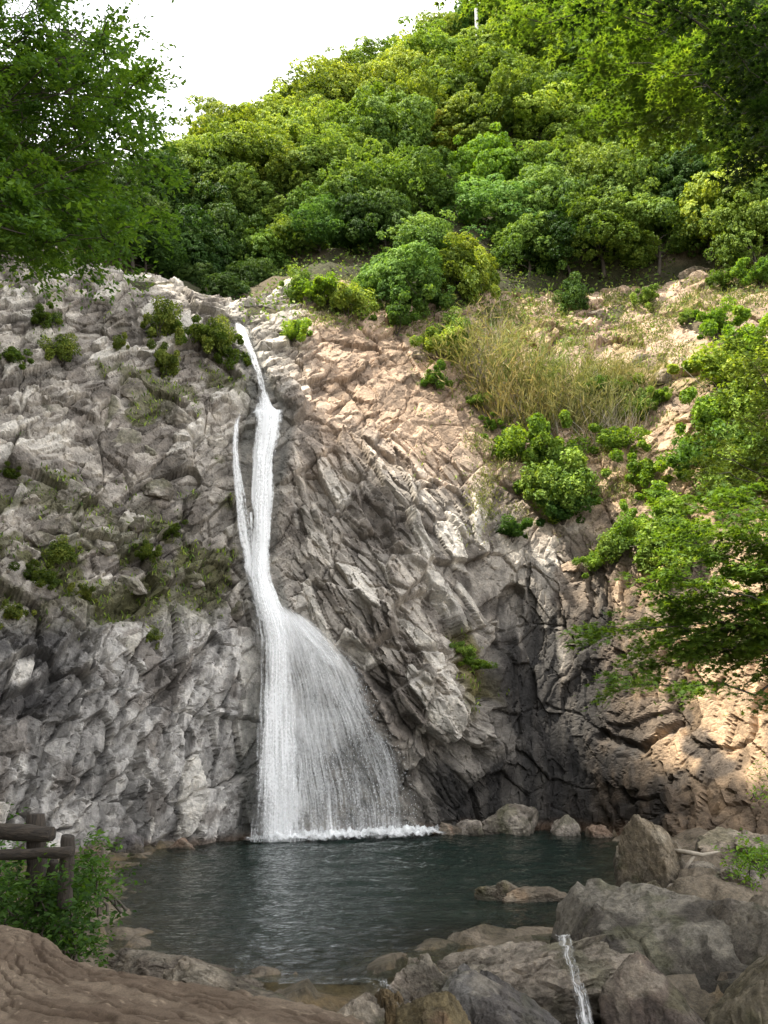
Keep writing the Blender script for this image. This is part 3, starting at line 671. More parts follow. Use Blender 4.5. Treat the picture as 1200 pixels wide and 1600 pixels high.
# stones at the foot of the wall behind the pool
foot = [(800,1255,2.1,46.0,'pale squarish block at the waterline of the dark wall'),(700,1272,1.5,45.2,'brownish stone at the waterline right of the fall foam'),(735,1280,1.2,45.4,'small tan stone left of the pale squarish block'),(880,1272,1.5,45.6,'brown stone at the waterline right of the pale squarish block'),
        (935,1275,1.6,44.6,'tan stone at the right end of the far waterline'),(205,1290,1.6,38.0,'dark stone at the left end of the cliff foot by the water'),(285,1296,1.5,40.0,'reddish stone at the cliff foot left of the fall'),(150,1300,1.4,36.4,'grey stone at the cliff foot behind the log fence')]
for k, (a, b, s, Y, lab) in enumerate(foot):
    s = s * (1.0 if 'squarish' in lab else .68); b = b + (0 if 'squarish' in lab else 12)
    rock('rock', (a, b), (s * 1.2, s, s * 1.1), 80 + k, lab, Y=Y, rz=k * 33, sub=4, base=(0.34, 0.30, 0.26) if 'pale' in lab else (0.24, 0.17, 0.125) if 'dark' not in lab else (0.13, 0.12, 0.12), group='stones along the far waterline')

# blocks standing proud of the cliff: parts of the cliff
blocks = [(205,605,2.6),(170,640,2.2),(190,690,2.2),(285,650,1.9),(230,700,1.6),(110,760,1.8),(60,840,1.5),(205,815,1.6),(20,860,1.4),(150,770,1.3),(100,820,1.2),(130,850,1.1),(75,640,1.8),(330,690,1.4),(240,760,1.5),(200,905,1.3),(370,945,1.3),(300,900,1.2),
          (260,640,1.5),(40,780,1.3),(165,850,1.0),(230,860,1.1),(140,590,1.5),(660,560,1.7),(655,590,1.1),(935,490,1.6),(960,500,1.1),(1000,560,1.2),(900,600,1.2),(880,830,1.2),(900,880,1.4),(1040,590,1.2),(1070,560,1.1),(830,690,1.3),(1100,440,1.8),(1090,420,1.4),(930,225,2.6),(945,200,2.0),(925,250,2.0)]
for k, (a, b, s) in enumerate(blocks):
    p = cast(a, b); rng = np.random.default_rng(500 + k)
    wb = (0.33, 0.25, 0.185) if a > 600 else (0.36, 0.33, 0.29)
    ob = rock('rock_block', None, (s * rng.uniform(.8, 1.3), s * .9, s * rng.uniform(.6, 1.0)), 500 + k, None, loc=p + np.array([0, 0.24 * s, -0.1 * s]), rz=rng.uniform(-40, 40), tilt=(rng.uniform(-25, 15), rng.uniform(-30, 30)), sub=3, planes=11, soft=24, base=wb, cat=None, parent=cliff)

# ------------------------------------------------------------------ the waterfall
fall = thing('waterfall', tuple(atz(505, 1310, 0.0)), 'tall white waterfall dropping down the cliff and fanning out into the pool', 'waterfall')
FLOC = np.array(fall.location)
def sheet(name, rows, seed, off, thin, fine, lo, hi, dens=0.0, ncol=46, nrow=220, edge=0.16, bulge=0.12, dens_rows=None, right_fade=0.0, wob=0.05, patch=0.06):
    """rows: (left px, right px, py) down the wall; the water follows the worn rock at a small distance"""
    R = np.array(rows, float); py = np.linspace(R[0, 2], R[-1, 2], nrow)
    a = np.interp(py, R[:, 2], R[:, 0]); b = np.interp(py, R[:, 2], R[:, 1]); ex = 0.10 * (b - a); a = a - ex; b = b + ex; edge = edge + 0.12
    k = np.ones(9) / 9
    a = np.convolve(np.pad(a, 4, 'edge'), k, 'valid'); b = np.convolve(np.pad(b, 4, 'edge'), k, 'valid')
    u = np.linspace(0, 1, ncol); rng = np.random.default_rng(seed)
    U, PYg = np.meshgrid(u, py); PXg = a[:, None] + (b - a)[:, None] * U
    PXg = PXg + (b - a)[:, None] * wob * fbm(np.stack([U * 3, PYg / 45, 0 * U + seed], -1).reshape(-1, 3), 3, seed).reshape(U.shape)
    # intersect with the smooth wall
    Y = np.full(U.shape, 46.0)
    for _ in range(14):
        P = at(PXg, PYg, Y); Y = 0.5 * Y + 0.5 * bil(P[..., 0], P[..., 2])
    Y = np.minimum(Y, 54)
    Y = np.minimum.accumulate(Y, axis=0) if False else Y
    Y = Y - off - bulge * np.sin(np.pi * U) - 0.06 * fbm(np.stack([U * (b - a)[:, None] / 12, PYg / 60, 0 * U + seed], -1).reshape(-1, 3), 3, seed + 3).reshape(U.shape)
    P = at(PXg, PYg, Y)
    flow = np.stack([U * (b - a)[:, None] / 30.0, np.broadcast_to(((py - py[0]) / 30.0)[:, None], U.shape), np.zeros(U.shape)], -1)
    # keep streaks running along the widening stream: use normalised width blended with metres
    wmean = (b - a).mean() / 30.0
    flow[..., 0] = U * wmean
    e = np.minimum(U, 1 - U) / edge; D = dens + DEN + np.where(e < 1, -0.42 * (1 - e) ** 1.3, 0)
    D = D + patch * fbm(np.stack([U * 3.5, PYg / 70, 0 * U + seed * 3], -1).reshape(-1, 3), 3, seed + 9).reshape(U.shape)
    if right_fade: D = D - right_fade * smooth(0.35, 1.0, U)
    if dens_rows is not None:
        dr = np.array(dens_rows, float); D = D + np.interp(PYg, dr[:, 0], dr[:, 1])
    V = P.reshape(-1, 3) - FLOC
    return link(name, mesh_np(name, V, grid_faces(nrow, ncol), True, {'flow': flow.reshape(-1, 3), 'dens': D.ravel()}), mat_flow('falling_water', thin, fine, seed, lo, hi), fall)

DEN = 0.045
up = [(360, 382, 503), (366, 390, 520), (380, 402, 550), (393, 412, 580), (400, 420, 610), (402, 428, 634), (398, 440, 645)]
sheet('upper_chute', up, 1, 0.75, 5.0, 9.0, 0.30, 0.52, 0.02, dens_rows=[(503, -0.2), (515, 0.0), (560, -0.12), (610, -0.12), (640, 0.12)], edge=0.3)
sheet('upper_chute', up, 2, 0.95, 6.0, 11.0, 0.42, 0.66, 0.0, edge=0.3, dens_rows=[(503, -.3), (525, 0.0), (570, -.14), (615, -.12), (640, 0.05)])
ms = [(396, 440, 640), (398, 438, 655), (396, 434, 690), (394, 430, 720), (392, 426, 770), (394, 424, 820), (392, 422, 860), (390, 424, 900), (396, 436, 940), (404, 452, 970)]
sheet('main_stream', ms, 3, 0.85, 5.0, 8.0, 0.30, 0.50, 0.03, edge=0.25, dens_rows=[(640, 0.12), (690, 0.05), (970, 0.06)])
sheet('main_stream', ms, 4, 1.10, 6.5, 10.0, 0.40, 0.60, 0.02, edge=0.25)
ss = [(366, 386, 640), (360, 379, 665), (358, 376, 700), (360, 380, 740), (364, 387, 790), (368, 398, 840), (378, 414, 890), (392, 428, 930)]
sheet('side_stream', ss, 5, 0.70, 6.0, 10.0, 0.38, 0.62, 0.03, edge=0.35, dens_rows=[(640, -0.3), (665, -0.03), (740, 0.03), (800, -0.01), (930, 0.06)])
sl = [(384, 398, 800), (384, 402, 850), (388, 412, 900), (396, 420, 930)]
sheet('side_stream', sl, 6, 0.8, 5.0, 9.0, 0.42, 0.65, 0.0, edge=0.35)
# lower fan: bright core on the left, broken veil on the right
core = [(386, 424, 850), (386, 428, 885), (392, 440, 925), (399, 460, 965), (404, 472, 1000), (402, 478, 1060), (398, 484, 1120), (394, 490, 1180), (389, 496, 1250), (384, 500, 1316)]
sheet('lower_fan', core, 7, 1.25, 7.0, 9.0, 0.30, 0.62, 0.03, edge=0.30, ncol=60, right_fade=0.17, dens_rows=[(850, -.35), (910, 0)], wob=.012)
sheet('lower_fan', core, 8, 1.5, 9.0, 12.0, 0.40, 0.64, 0.02, edge=0.25, ncol=60, right_fade=0.16, dens_rows=[(850, -.35), (930, 0)], wob=.012)
veil = [(416, 452, 942), (422, 482, 965), (424, 506, 985), (424, 540, 1020), (424, 562, 1050), (424, 594, 1110), (424, 624, 1170), (426, 646, 1230), (428, 660, 1300), (428, 662, 1314)]
sheet('lower_fan', veil, 9, 1.0, 7.0, 7.0, 0.32, 0.80, -0.02, patch=.11, wob=.012, edge=0.10, ncol=90, dens_rows=[(942, -0.3), (965, 0.12), (1000, 0.10), (1040, 0.03), (1150, -0.03), (1314, 0.02)], right_fade=0.05)
sheet('lower_fan', veil, 10, 1.3, 11.0, 14.0, 0.40, 0.76, -0.06, patch=.12, wob=.012, edge=0.10, ncol=90, dens_rows=[(942, -.3), (970, 0.1), (1050, 0.02), (1314, -0.01)], right_fade=0.03)
# bright lip where the water jumps off the shoulder
lip = [(424, 470, 955), (436, 490, 970), (452, 512, 990), (478, 530, 1015), (500, 540, 1040), (516, 546, 1060)]
sheet('lower_fan', lip, 11, 1.15, 7.0, 14.0, 0.40, 0.70, 0.03, edge=0.35, dens_rows=[(955, -.3), (985, 0.02), (1035, 0), (1060, -.3)])
# flying drops
rng = np.random.default_rng(41)
n = 1500; ty = rng.random(n) ** 0.7; py = 960 + 350 * ty
vr = np.array(veil, float); le = np.interp(py, vr[:, 2], vr[:, 0]); ri = np.interp(py, vr[:, 2], vr[:, 1]) + 4
u = rng.beta(2.0, 1.3, n); pxd = le + (ri - le) * u
Y = np.full(n, 45.0)
for _ in range(12):
    P = at(pxd, py, Y); Y = 0.5 * Y + 0.5 * bil(P[:, 0], P[:, 2])
P = at(pxd, py, Y - rng.uniform(0.9, 1.9, n)) - FLOC
sz = rng.uniform(0.007, 0.019, n)
oct_ = np.array([(1,0,0),(-1,0,0),(0,1,0),(0,-1,0),(0,0,1.7),(0,0,-1.7)], float); of = np.array([(0,2,4),(2,1,4),(1,3,4),(3,0,4),(2,0,5),(1,2,5),(3,1,5),(0,3,5)])
DV = (P[:, None] + oct_[None] * sz[:, None, None]).reshape(-1, 3); DF = (of[None] + 6 * np.arange(n)[:, None, None]).reshape(-1, 3)
m, N, L, out = new_mat('water_drops'); b = N.new('ShaderNodeBsdfPrincipled'); b.inputs['Base Color'].default_value = (0.85, 0.88, 0.90, 1); b.inputs['Roughness'].default_value = 0.25; L.new(b.outputs[0], out.inputs['Surface'])
M_DROP = m
link('spray', mesh_np('spray', DV, DF, True), M_DROP, fall, kind='stuff')
# foam where it lands
m, N, L, out = new_mat('foam'); b = N.new('ShaderNodeBsdfDiffuse'); b.inputs['Color'].default_value = (0.86, 0.88, 0.89, 1); tr = N.new('ShaderNodeBsdfTransparent'); mx = N.new('ShaderNodeMixShader')
a_ = N.new('ShaderNodeAttribute'); a_.attribute_name = 'dens'; tc = N.new('ShaderNodeTexCoord'); no = N.new('ShaderNodeTexNoise'); no.inputs['Scale'].default_value = 1.9; no.inputs['Detail'].default_value = 8; no.inputs['Roughness'].default_value = 0.7
s_ = N.new('ShaderNodeMath'); s_.operation = 'ADD'; r_ = N.new('ShaderNodeMapRange'); r_.inputs['From Min'].default_value = 0.42; r_.inputs['From Max'].default_value = 0.85
L.new(tc.outputs['Object'], no.inputs['Vector']); L.new(no.outputs['Fac'], s_.inputs[0]); L.new(a_.outputs['Fac'], s_.inputs[1]); L.new(s_.outputs[0], r_.inputs['Value']); L.new(r_.outputs[0], mx.inputs['Fac']); L.new(tr.outputs[0], mx.inputs[1]); L.new(b.outputs[0], mx.inputs[2]); L.new(mx.outputs[0], out.inputs['Surface'])
fx = np.linspace(-7.6, 5.2, 150); fy = np.linspace(0, 1, 26); FX, FY = np.meshgrid(fx, fy)
yb_ = bil(fx, np.zeros_like(fx)); front = np.interp(fx, [-7.6, -6.4, -4, -1, 1.5, 3.2, 5.2], [0.5, 1.6, 2.0, 2.3, 2.6, 1.8, 0.7]) * 1.2
base_y = yb_[None] + 0.1 - (front * 1.3)[None] * FY
fp = np.stack([FX, base_y, 0 * FX], -1).reshape(-1, 3)
ed = (np.minimum(1, (1 - np.abs(FY - 0.45) * 2) * 1.6) * np.interp(FX, [-7.6, -6.2, -5, 1, 2.5, 5.2], [-.4, 0.5, 1, 1.2, 0.9, -.2])).ravel()
fp[:, 2] = 0.05 + 0.40 * np.clip(ed, 0, 1) * (0.35 + 0.65 * np.abs(fbm(fp * 3.1, 5, 71, .65))) 
link('foam', mesh_np('foam', fp - FLOC, grid_faces(26, 150), True, {'dens': ed * 0.5 - 0.3}), m, fall)

# small cascades through the rim
def cascade(path, wid, label, seed, lo, hi, tint=False):
    P = np.array([at(a, b, Y) for a, b, Y in path]); t = np.linspace(0, 1, len(P)); tt = np.linspace(0, 1, 60)
    C = np.stack([np.interp(tt, t, P[:, k]) for k in range(3)], -1); W = np.interp(tt, t, wid)
    u = np.linspace(-.5, .5, 18)
    V = C[:, None] + np.stack([u[None] * W[:, None], -0.06 * np.cos(u * np.pi)[None] * np.ones((60, 1)), 0 * u[None] * W[:, None]], -1)
    V += 0.03 * fbm(V.reshape(-1, 3) * np.array([4, 4, 1.2]), 3, seed).reshape(60, 18)[..., None]
    o = C[-1]
    fl = np.stack([np.broadcast_to(u * np.mean(wid) * 3, (60, 18)), np.broadcast_to(tt[:, None] * 4, (60, 18)), np.zeros((60, 18))], -1)
    D = np.where(np.abs(u) > 0.3, -(np.abs(u) - 0.3) * 1.6, 0)[None] * np.ones((60, 1))
    return link('cascade', mesh_np('cascade', (V - o).reshape(-1, 3), grid_faces(60, 18), True, {'flow': fl.reshape(-1, 3), 'dens': D.ravel()}), mat_flow('cascade_water', 5, 9, seed, lo, hi), loc=o, label=label, cat='cascade')
cascade([(878, 1458, 18.6), (884, 1476, 17.4), (893, 1510, 16.6), (905, 1550, 15.9), (918, 1610, 15.4), (925, 1680, 15.2)], [0.36, 0.32, 0.28, 0.28, 0.32, 0.36], 'narrow white cascade between the smooth grey boulder and the big shore rock', 21, 0.38, 0.72)
cascade([(590, 1528, 18.2), (600, 1540, 17.2), (618, 1560, 16.2), (635, 1590, 15.6), (650, 1640, 15.2)], [0.9, 0.75, 0.6, 0.55, 0.5], 'thin clear spill over yellow-brown rock at the near pool rim', 22, 0.50, 0.75)
rock('rock', (596, 1532), (1.0, 2.2, 2.4), 57, 'yellow-brown wet rock under the thin clear spill', Y=16.8, rz=10, sub=5, base=(0.20, 0.14, 0.065), dark=(0.09, 0.065, 0.035), wet=0.6, soft=8)
rock('rock', (893, 1476), (1.5, 1.6, 4.6), 58, 'dark wet rock behind the narrow cascade', Y=18.6, sub=5, base=(0.07, 0.062, 0.055), dark=(0.04, 0.035, 0.03), wet=0.8)

# ------------------------------------------------------------------ earth bank at the viewpoint
eu = np.linspace(0, 1, 150); ev = np.linspace(0, 1, 210)
EP = [(-260,1425,8.6),(-60,1438,8.4),(0,1446,8.2),(40,1452,8.0),(75,1470,7.8),(100,1496,7.3),(150,1510,7.05),(250,1526,6.75),(350,1545,6.45),(450,1566,6.15),(540,1590,5.8),(600,1618,5.4),(700,1700,4.4),(800,1850,3.2)]
EW = np.array([at(*e) for e in EP]); sl_ = np.linspace(0, 1, len(EP))
edge = np.stack([np.interp(ev, sl_, EW[:, k]) for k in range(3)], -1)
k = np.ones(7) / 7; edge = np.stack([np.convolve(np.pad(edge[:, i], 3, 'edge'), k, 'valid') for i in range(3)], -1)
near = np.stack([edge[:, 0] * 0.6 - 1.6, np.full(len(ev), -3.0), np.full(len(ev), 2.95)], -1)
rowsE = []
for s in np.linspace(0, 1, 26)[::-1]:                  # outer face, falling away from the edge
    p = edge + np.array([0.55, 0.75, 0]) * (s ** 0.8) * 0.7 ; p[:, 2] = edge[:, 2] - 2.6 * s ** 1.6 - 0.03 * s; rowsE.append(p)
for s in np.r_[np.linspace(0, .30, 170)[1:], np.linspace(.32, 1, 20)]:
    p = edge * (1 - s) + near * s; p[:, 2] = edge[:, 2] * (1 - s) ** 2 + (1 - (1 - s) ** 2) * (np.minimum(edge[:, 2], 3.0) - 0.05); rowsE.append(p)
E = np.array(rowsE); ne = len(rowsE)
sc = np.stack([np.broadcast_to(ev * 9, (ne, len(ev))), np.cumsum(np.r_[0, np.linalg.norm(np.diff(E[:, 105], axis=0), axis=1)])[:, None] * np.ones((1, len(ev))), np.zeros((ne, len(ev)))], -1).reshape(-1, 3)
q2 = np.stack([sc[:, 0] * 0.9, sc[:, 1] * 5.0, sc[:, 2]], -1); q2 = q2 + 0.5 * np.stack([fbm(sc * 1.5, 3, 401), fbm(sc * 1.5 + 9, 3, 402), 0 * sc[:, 0]], -1)
q3 = np.stack([sc[:, 0] * 0.85, sc[:, 1] * 6.0, 0 * sc[:, 0]], -1) + 0.38 * np.stack([fbm(sc * 1.4, 3, 401), fbm(sc * 1.4 + 9, 3, 402), 0 * sc[:, 0]], -1)
f1, f2, rr, _ = voro(q3, 405); crk = 1 - smooth(0.01, 0.085, f2 - f1); crk = crk * smooth(-.5, -.1, fbm(sc * 1.6, 3, 406))
E = E.reshape(-1, 3); E[:, 2] += 0.012 * fbm(q2 * 1.1, 4, 407) + 0.012 * fbm(E * 14, 3, 413) - 0.03 * crk + 0.015 * fbm(E * 1.2, 3, 408) + 0.012 * (rr[:, 3] - .5)
ec = mixc(np.tile(np.array([0.150, 0.116, 0.086]), (len(E), 1)), (0.105, 0.078, 0.057), smooth(-.3, .4, fbm(q2, 4, 409)))
ec = mixc(ec, (0.055, 0.038, 0.026), 0.9 * crk); ec = mixc(ec, (0.34, 0.27, 0.20), (vnoise(E * 34, 411) > 0.74) * 0.5); ec = mixc(ec, (0.06, 0.045, 0.03), (vnoise(E * 40, 412) > 0.70) * 0.5)
link('earth_bank', mesh_np('earth_bank', E, grid_faces(ne, len(ev)), True, {'col': ec, 'wet': np.zeros(len(E))}), mat_rock('bank_earth', 0.4, 9.0, 0.15, 0.45), kind='structure')

# ------------------------------------------------------------------ trees
def sphere_pts(n, rng): return unit(rng.normal(size=(n, 3)))

def crown_proto(seed, nlobes, per, leaf, flat=0.8, lobe=(0.24, 0.36)):
    """crown of unit radius, centred on the origin: leaf clumps gathered on many uneven lobes"""
    rng = np.random.default_rng(seed); Cs, Ns, Vs = [], [], []
    for k in range(nlobes):
        d = sphere_pts(1, rng)[0]
        if d[2] < -0.6: d[2] *= -0.6
        d = unit(d); out_ = rng.random() < .3; rr = rng.uniform(0.85, 1.1) if out_ else rng.uniform(0.4, 0.82); c = d * rr * np.array([1, 1, flat]); lr = rng.uniform(.11, .19) if out_ else rng.uniform(*lobe); c = c * rng.uniform(.85, 1.15)
        n = int(per * (lr / 0.3) ** 2); s = sphere_pts(n, rng)
        keep = (s @ d) > rng.uniform(-0.75, 0.2, n); s = s[keep]
        # twig tufts inside the lobe
        tuft = sphere_pts(26, rng); near_ = tuft[np.argmax(s @ tuft.T, 1)]
        s2 = unit(s * 0.7 + near_ * 0.5)
        r = lr * (0.80 + 0.24 * (s * near_).sum(1) ** 3 * rng.uniform(0.5, 1.2, len(s)) + 0.06 * rng.normal(size=len(s)))
        Cs.append(c + s2 * r[:, None] * np.array([1.08, 1.08, 0.62]))
        Ns.append(unit(s2 + 0.42 * rng.normal(size=s2.shape) + np.array([0, 0, 0.55])))
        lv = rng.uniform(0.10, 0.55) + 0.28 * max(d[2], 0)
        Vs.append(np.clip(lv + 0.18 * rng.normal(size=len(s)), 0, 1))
    C, Nn, Va = np.vstack(Cs), np.vstack(Ns), np.concatenate(Vs)
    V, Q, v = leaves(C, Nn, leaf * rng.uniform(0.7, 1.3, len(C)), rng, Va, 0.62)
    return mesh_np('crown', V, Q, False, {'var': v})

def trunk_mesh(seed, h, r, spread, n_limbs=6):
    rng = np.random.default_rng(seed); B = Bag()
    z = np.linspace(0, 1, 8); P = np.stack([0.05 * h * np.sin(z * 3 + seed), 0.05 * h * np.cos(z * 2.3 + seed) - 0.05 * h, z * h], -1); P -= P[0]
    B.tube(P, np.interp(z, [0, .1, 1], [r * 1.5, r, r * .35]), 8)
    for k in range(n_limbs):
        t = rng.uniform(0.45, 0.95); a = rng.uniform(0, 6.28); s = P[int(t * 7)]
        e = s + np.array([math.cos(a) * spread, math.sin(a) * spread, spread * rng.uniform(0.2, 0.8)]) * rng.uniform(.6, 1)
        mid_ = (s + e) / 2 + np.array([0, 0, 0.12 * spread])
        B.tube([s, mid_, e], [r * .45, r * .3, r * .1], 5)
    return B.mesh('trunk')

PROTO = [crown_proto(700 + k, (76, 54, 66, 84, 46, 60, 70)[k], (800, 1100, 950, 700, 1300, 1000, 850)[k], 0.054, (.9, 1.05, .8, .95, 1.1, .85, 1.0)[k], ((.2, .34), (.24, .42), (.18, .38), (.18, .3), (.28, .46), (.2, .42), (.2, .36))[k]) for k in range(7)]
PALM = trunk_mesh(5, 1.0, 0.035, 0.5)
TR = [trunk_mesh(710 + k, 1.0, 0.045, 0.42) for k in range(3)]

ORD = ['first', 'second', 'third', 'fourth', 'fifth', 'sixth', 'seventh', 'eighth', 'ninth', 'tenth', 'eleventh', 'twelfth', 'thirteenth', 'fourteenth', 'fifteenth', 'sixteenth', 'seventeenth', 'eighteenth', 'nineteenth', 'twentieth', 'twenty-first', 'twenty-second', 'twenty-third', 'twenty-fourth']
# rows from the skyline down: (px, py, radius px, tint)
Yl, Gn, Dk, Lm, Go, Bl = (1.30, 1.25, 1.12), (0.94, 1.02, 1.0), (0.34, 0.46, 0.50), (1.2, 1.42, 1.1), (1.75, 1.2, 0.9), (0.8, 1.0, 1.15)  # Dk: darker leaves, lowered further to paint the gully's shade
ROWS = [
 ('skyline row of the hillside', [(288,252,32,Yl),(338,212,39,Yl),(392,195,37,Yl),(442,180,37,Yl),(492,162,36,Yl),(540,138,36,Yl),(588,118,36,Yl),(640,92,36,Bl),(690,70,34,Yl),(728,52,34,Bl),(790,26,52,Yl),(850,17,55,Yl),(915,22,55,Gn),(985,30,60,Yl),(1060,22,62,Gn),(1135,24,62,Yl),(1200,32,62,Gn)]),
 ('second row below the skyline', [(318,270,46,Yl),(372,236,46,Yl),(430,220,46,Yl),(482,198,44,Yl),(532,176,46,Yl),(588,156,46,Yl),(640,134,46,Yl),(690,110,46,Yl),(745,100,50,Yl),(805,88,48,Yl),(870,88,46,Yl),(930,96,46,Gn),(1000,96,52,Yl),(1075,96,56,Gn),(1150,104,58,Yl)]),
 ('third row below the skyline', [(300,310,44,Yl),(352,284,46,Yl),(412,270,50,Yl),(470,246,48,Yl),(528,222,48,Yl),(584,202,48,Yl),(636,180,44,Yl),(690,160,44,Yl),(742,150,48,Yl),(800,150,50,Yl),(862,150,48,Gn),(915,160,36,Dk),(990,160,50,Gn),(1055,165,54,Gn),(1125,175,58,Yl),(1195,180,55,Gn)]),
 ('fourth row below the skyline', [(385,315,46,Gn),(440,302,46,Yl),(498,284,50,Gn),(556,264,48,Gn),(624,244,58,Gn),(688,206,34,Go),(740,206,44,Yl),(795,205,48,Gn),(862,206,50,Yl),(990,225,46,Gn),(1050,238,52,Gn),(1120,250,55,Yl),(1185,255,55,Gn)]),
 ('mid-hill row', [(275,345,48,Dk),(335,345,50,Dk),(440,350,42,Gn),(500,335,46,Gn),(560,318,46,Gn),(610,306,50,Gn),(664,290,44,Gn),(714,232,30,Go),(770,262,46,Lm),(832,272,52,Gn),(892,270,44,Gn),(1005,290,50,Gn),(1075,310,50,Dk),(1150,325,62,Yl),(1205,335,50,Gn)]),
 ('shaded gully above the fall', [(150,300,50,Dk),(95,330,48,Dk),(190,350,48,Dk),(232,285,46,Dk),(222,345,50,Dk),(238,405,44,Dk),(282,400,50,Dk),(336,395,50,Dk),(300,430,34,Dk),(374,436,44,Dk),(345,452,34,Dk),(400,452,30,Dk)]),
 ('lowest row above the cliff', [(405,376,36,Lm),(425,415,42,Gn),(470,390,42,Gn),(514,378,46,Bl),(560,370,40,Dk),(612,360,44,Dk),(655,395,56,Bl),(625,440,48,Bl),(770,330,50,Bl),(820,345,52,Gn),(870,330,48,Gn),(812,398,50,Gn),(930,312,58,Gn),(985,330,60,Gn),(1030,375,50,Gn),(945,380,58,Gn),(880,390,44,Dk),(720,425,40,Yl),(1170,390,52,Gn)]),
]
def size_word(r): return 'small' if r < 41 else 'broad' if r > 51 else 'rounded'
TW = {Yl: 'yellow-green', Gn: 'mid-green', Dk: 'dark green', Lm: 'bright lime-green', Go: 'golden-tinged', Bl: 'cool green'}
rng = np.random.default_rng(90); ti = 0
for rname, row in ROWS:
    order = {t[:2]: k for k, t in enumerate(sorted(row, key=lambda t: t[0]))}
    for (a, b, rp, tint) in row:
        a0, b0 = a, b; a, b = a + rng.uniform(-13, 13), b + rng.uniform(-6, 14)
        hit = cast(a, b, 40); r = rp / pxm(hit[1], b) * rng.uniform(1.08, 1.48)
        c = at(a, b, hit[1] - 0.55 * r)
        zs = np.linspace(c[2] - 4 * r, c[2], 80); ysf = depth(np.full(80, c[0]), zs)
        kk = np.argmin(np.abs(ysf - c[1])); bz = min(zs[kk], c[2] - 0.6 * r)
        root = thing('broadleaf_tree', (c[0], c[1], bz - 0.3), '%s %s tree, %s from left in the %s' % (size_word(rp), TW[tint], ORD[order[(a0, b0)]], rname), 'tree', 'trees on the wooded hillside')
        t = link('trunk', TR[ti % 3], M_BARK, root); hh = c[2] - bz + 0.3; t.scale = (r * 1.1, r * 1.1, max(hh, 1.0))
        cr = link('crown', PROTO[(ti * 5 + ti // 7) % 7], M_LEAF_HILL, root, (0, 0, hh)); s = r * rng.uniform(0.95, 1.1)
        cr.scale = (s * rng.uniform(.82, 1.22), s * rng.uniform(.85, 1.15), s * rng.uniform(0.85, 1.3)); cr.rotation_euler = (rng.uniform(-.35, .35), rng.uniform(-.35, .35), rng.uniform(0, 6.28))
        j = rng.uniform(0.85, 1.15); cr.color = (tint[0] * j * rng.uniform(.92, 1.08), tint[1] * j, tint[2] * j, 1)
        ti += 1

# undergrowth on the hill between the trunks
n = 50000; rng = np.random.default_rng(91)
xx = rng.uniform(-32, 42, n); zz = rng.uniform(30, 92, n)
zmax = np.interp(xx, CR[o_, 0], CR[o_, 2]) if False else np.interp(xx, CR[np.argsort(CR[:, 0]), 0], CR[np.argsort(CR[:, 0]), 2])
k = zz < zmax - 1; xx, zz = xx[k], zz[k]; yy = depth(xx, zz) - np.abs(rng.normal(0.5, 0.35, len(xx))) + 0.3
uc = np.stack([xx, yy, zz], -1); upx, upy = project(uc)
k = ~((np.abs(upx - 935) < 32) & (np.abs(upy - 225) < 42)) & ~((np.abs(upx - 1095) < 40) & (np.abs(upy - 425) < 40)); k &= ~((upx > 240) & (upx < 370) & (upy > 385) & (upy < 510)); uc = uc[k]
V, Q, v = leaves(uc, unit(rng.normal(size=uc.shape) + np.array([-.2, -.8, .8])), rng.uniform(.14, .36, len(uc)), rng, np.clip(0.3 + .25 * rng.normal(size=len(uc)), 0, 1), .6)
link('undergrowth', mesh_np('undergrowth', V, Q, False, {'var': v}), M_LEAF_HILL, kind='stuff', label='dark leafy undergrowth covering the hillside between the trees')

# utility pole on the ridge
pb = cast(741, 92, 40); pb = pb + np.array([0, -3.0, -.5]); pr = thing('utility_pole', pb, 'thin pale pole rising above the trees on the ridge', 'pole')
B = Bag(); zz_ = np.linspace(-1, 9.5, 12); B.tube(np.stack([0 * zz_, 0 * zz_, zz_], -1), np.interp(zz_, [-1, 9.5], [0.2, 0.15]), 14)
link('shaft', B.mesh('shaft'), M_POLE, pr)
for h in (8.2, 9.0):
    B = Bag(); B.tube([(-0.9, 0, h), (0, -0.18, h), (0.9, 0, h)], 0.06, 8); link('crossarm', B.mesh('crossarm'), M_POLE, pr)

# ------------------------------------------------------------------ shrubs on the cliff
def shrub_mesh(seed, n, leaf, lobes=12, flat=0.75, blades=False, up=0.4, aspect=.55):
    rng = np.random.default_rng(seed); cs = sphere_pts(lobes, rng) * rng.uniform(.2, 1.1, (lobes, 1)) * np.array([1, 1, flat])
    lr = rng.uniform(.10, .34, lobes); w = rng.integers(0, lobes, n); d = sphere_pts(n, rng)
    C = cs[w] + d * (lr[w] * rng.uniform(.55, 1.05, n))[:, None]
    Nn = unit(d + .7 * rng.normal(size=d.shape) + np.array([0, 0, up])); va = np.clip(rng.uniform(.2, .8, lobes)[w] + .2 * rng.normal(size=n), 0, 1)
    V, Q, v = leaves(C, Nn, leaf * rng.uniform(.6, 1.4, n), rng, va, aspect)
    return mesh_np('leaves', V, Q, False, {'var': v})
def stems_mesh(seed, n, r, spread=.7, h=.9, wig=.08):
    rng = np.random.default_rng(seed); B = Bag()
    for k in range(n):
        a = rng.uniform(0, 6.28); q_ = rng.uniform(.2, 1) * spread; t = np.linspace(0, 1, 6)[:, None]
        e = np.array([math.cos(a) * q_, math.sin(a) * q_ * .8, h * rng.uniform(.6, 1.1)])
        B.tube(np.array([0, 0, -h * .15]) + t * e + wig * np.cumsum(rng.normal(size=(6, 3)), 0) * t, r * np.linspace(1, .25, 6), 4, cap=False)
    return B.mesh('stems')
SH = [shrub_mesh(800 + k, 6000, 0.105, 30) for k in range(4)]
SM = [stems_mesh(810 + k, 9, 0.022) for k in range(2)]
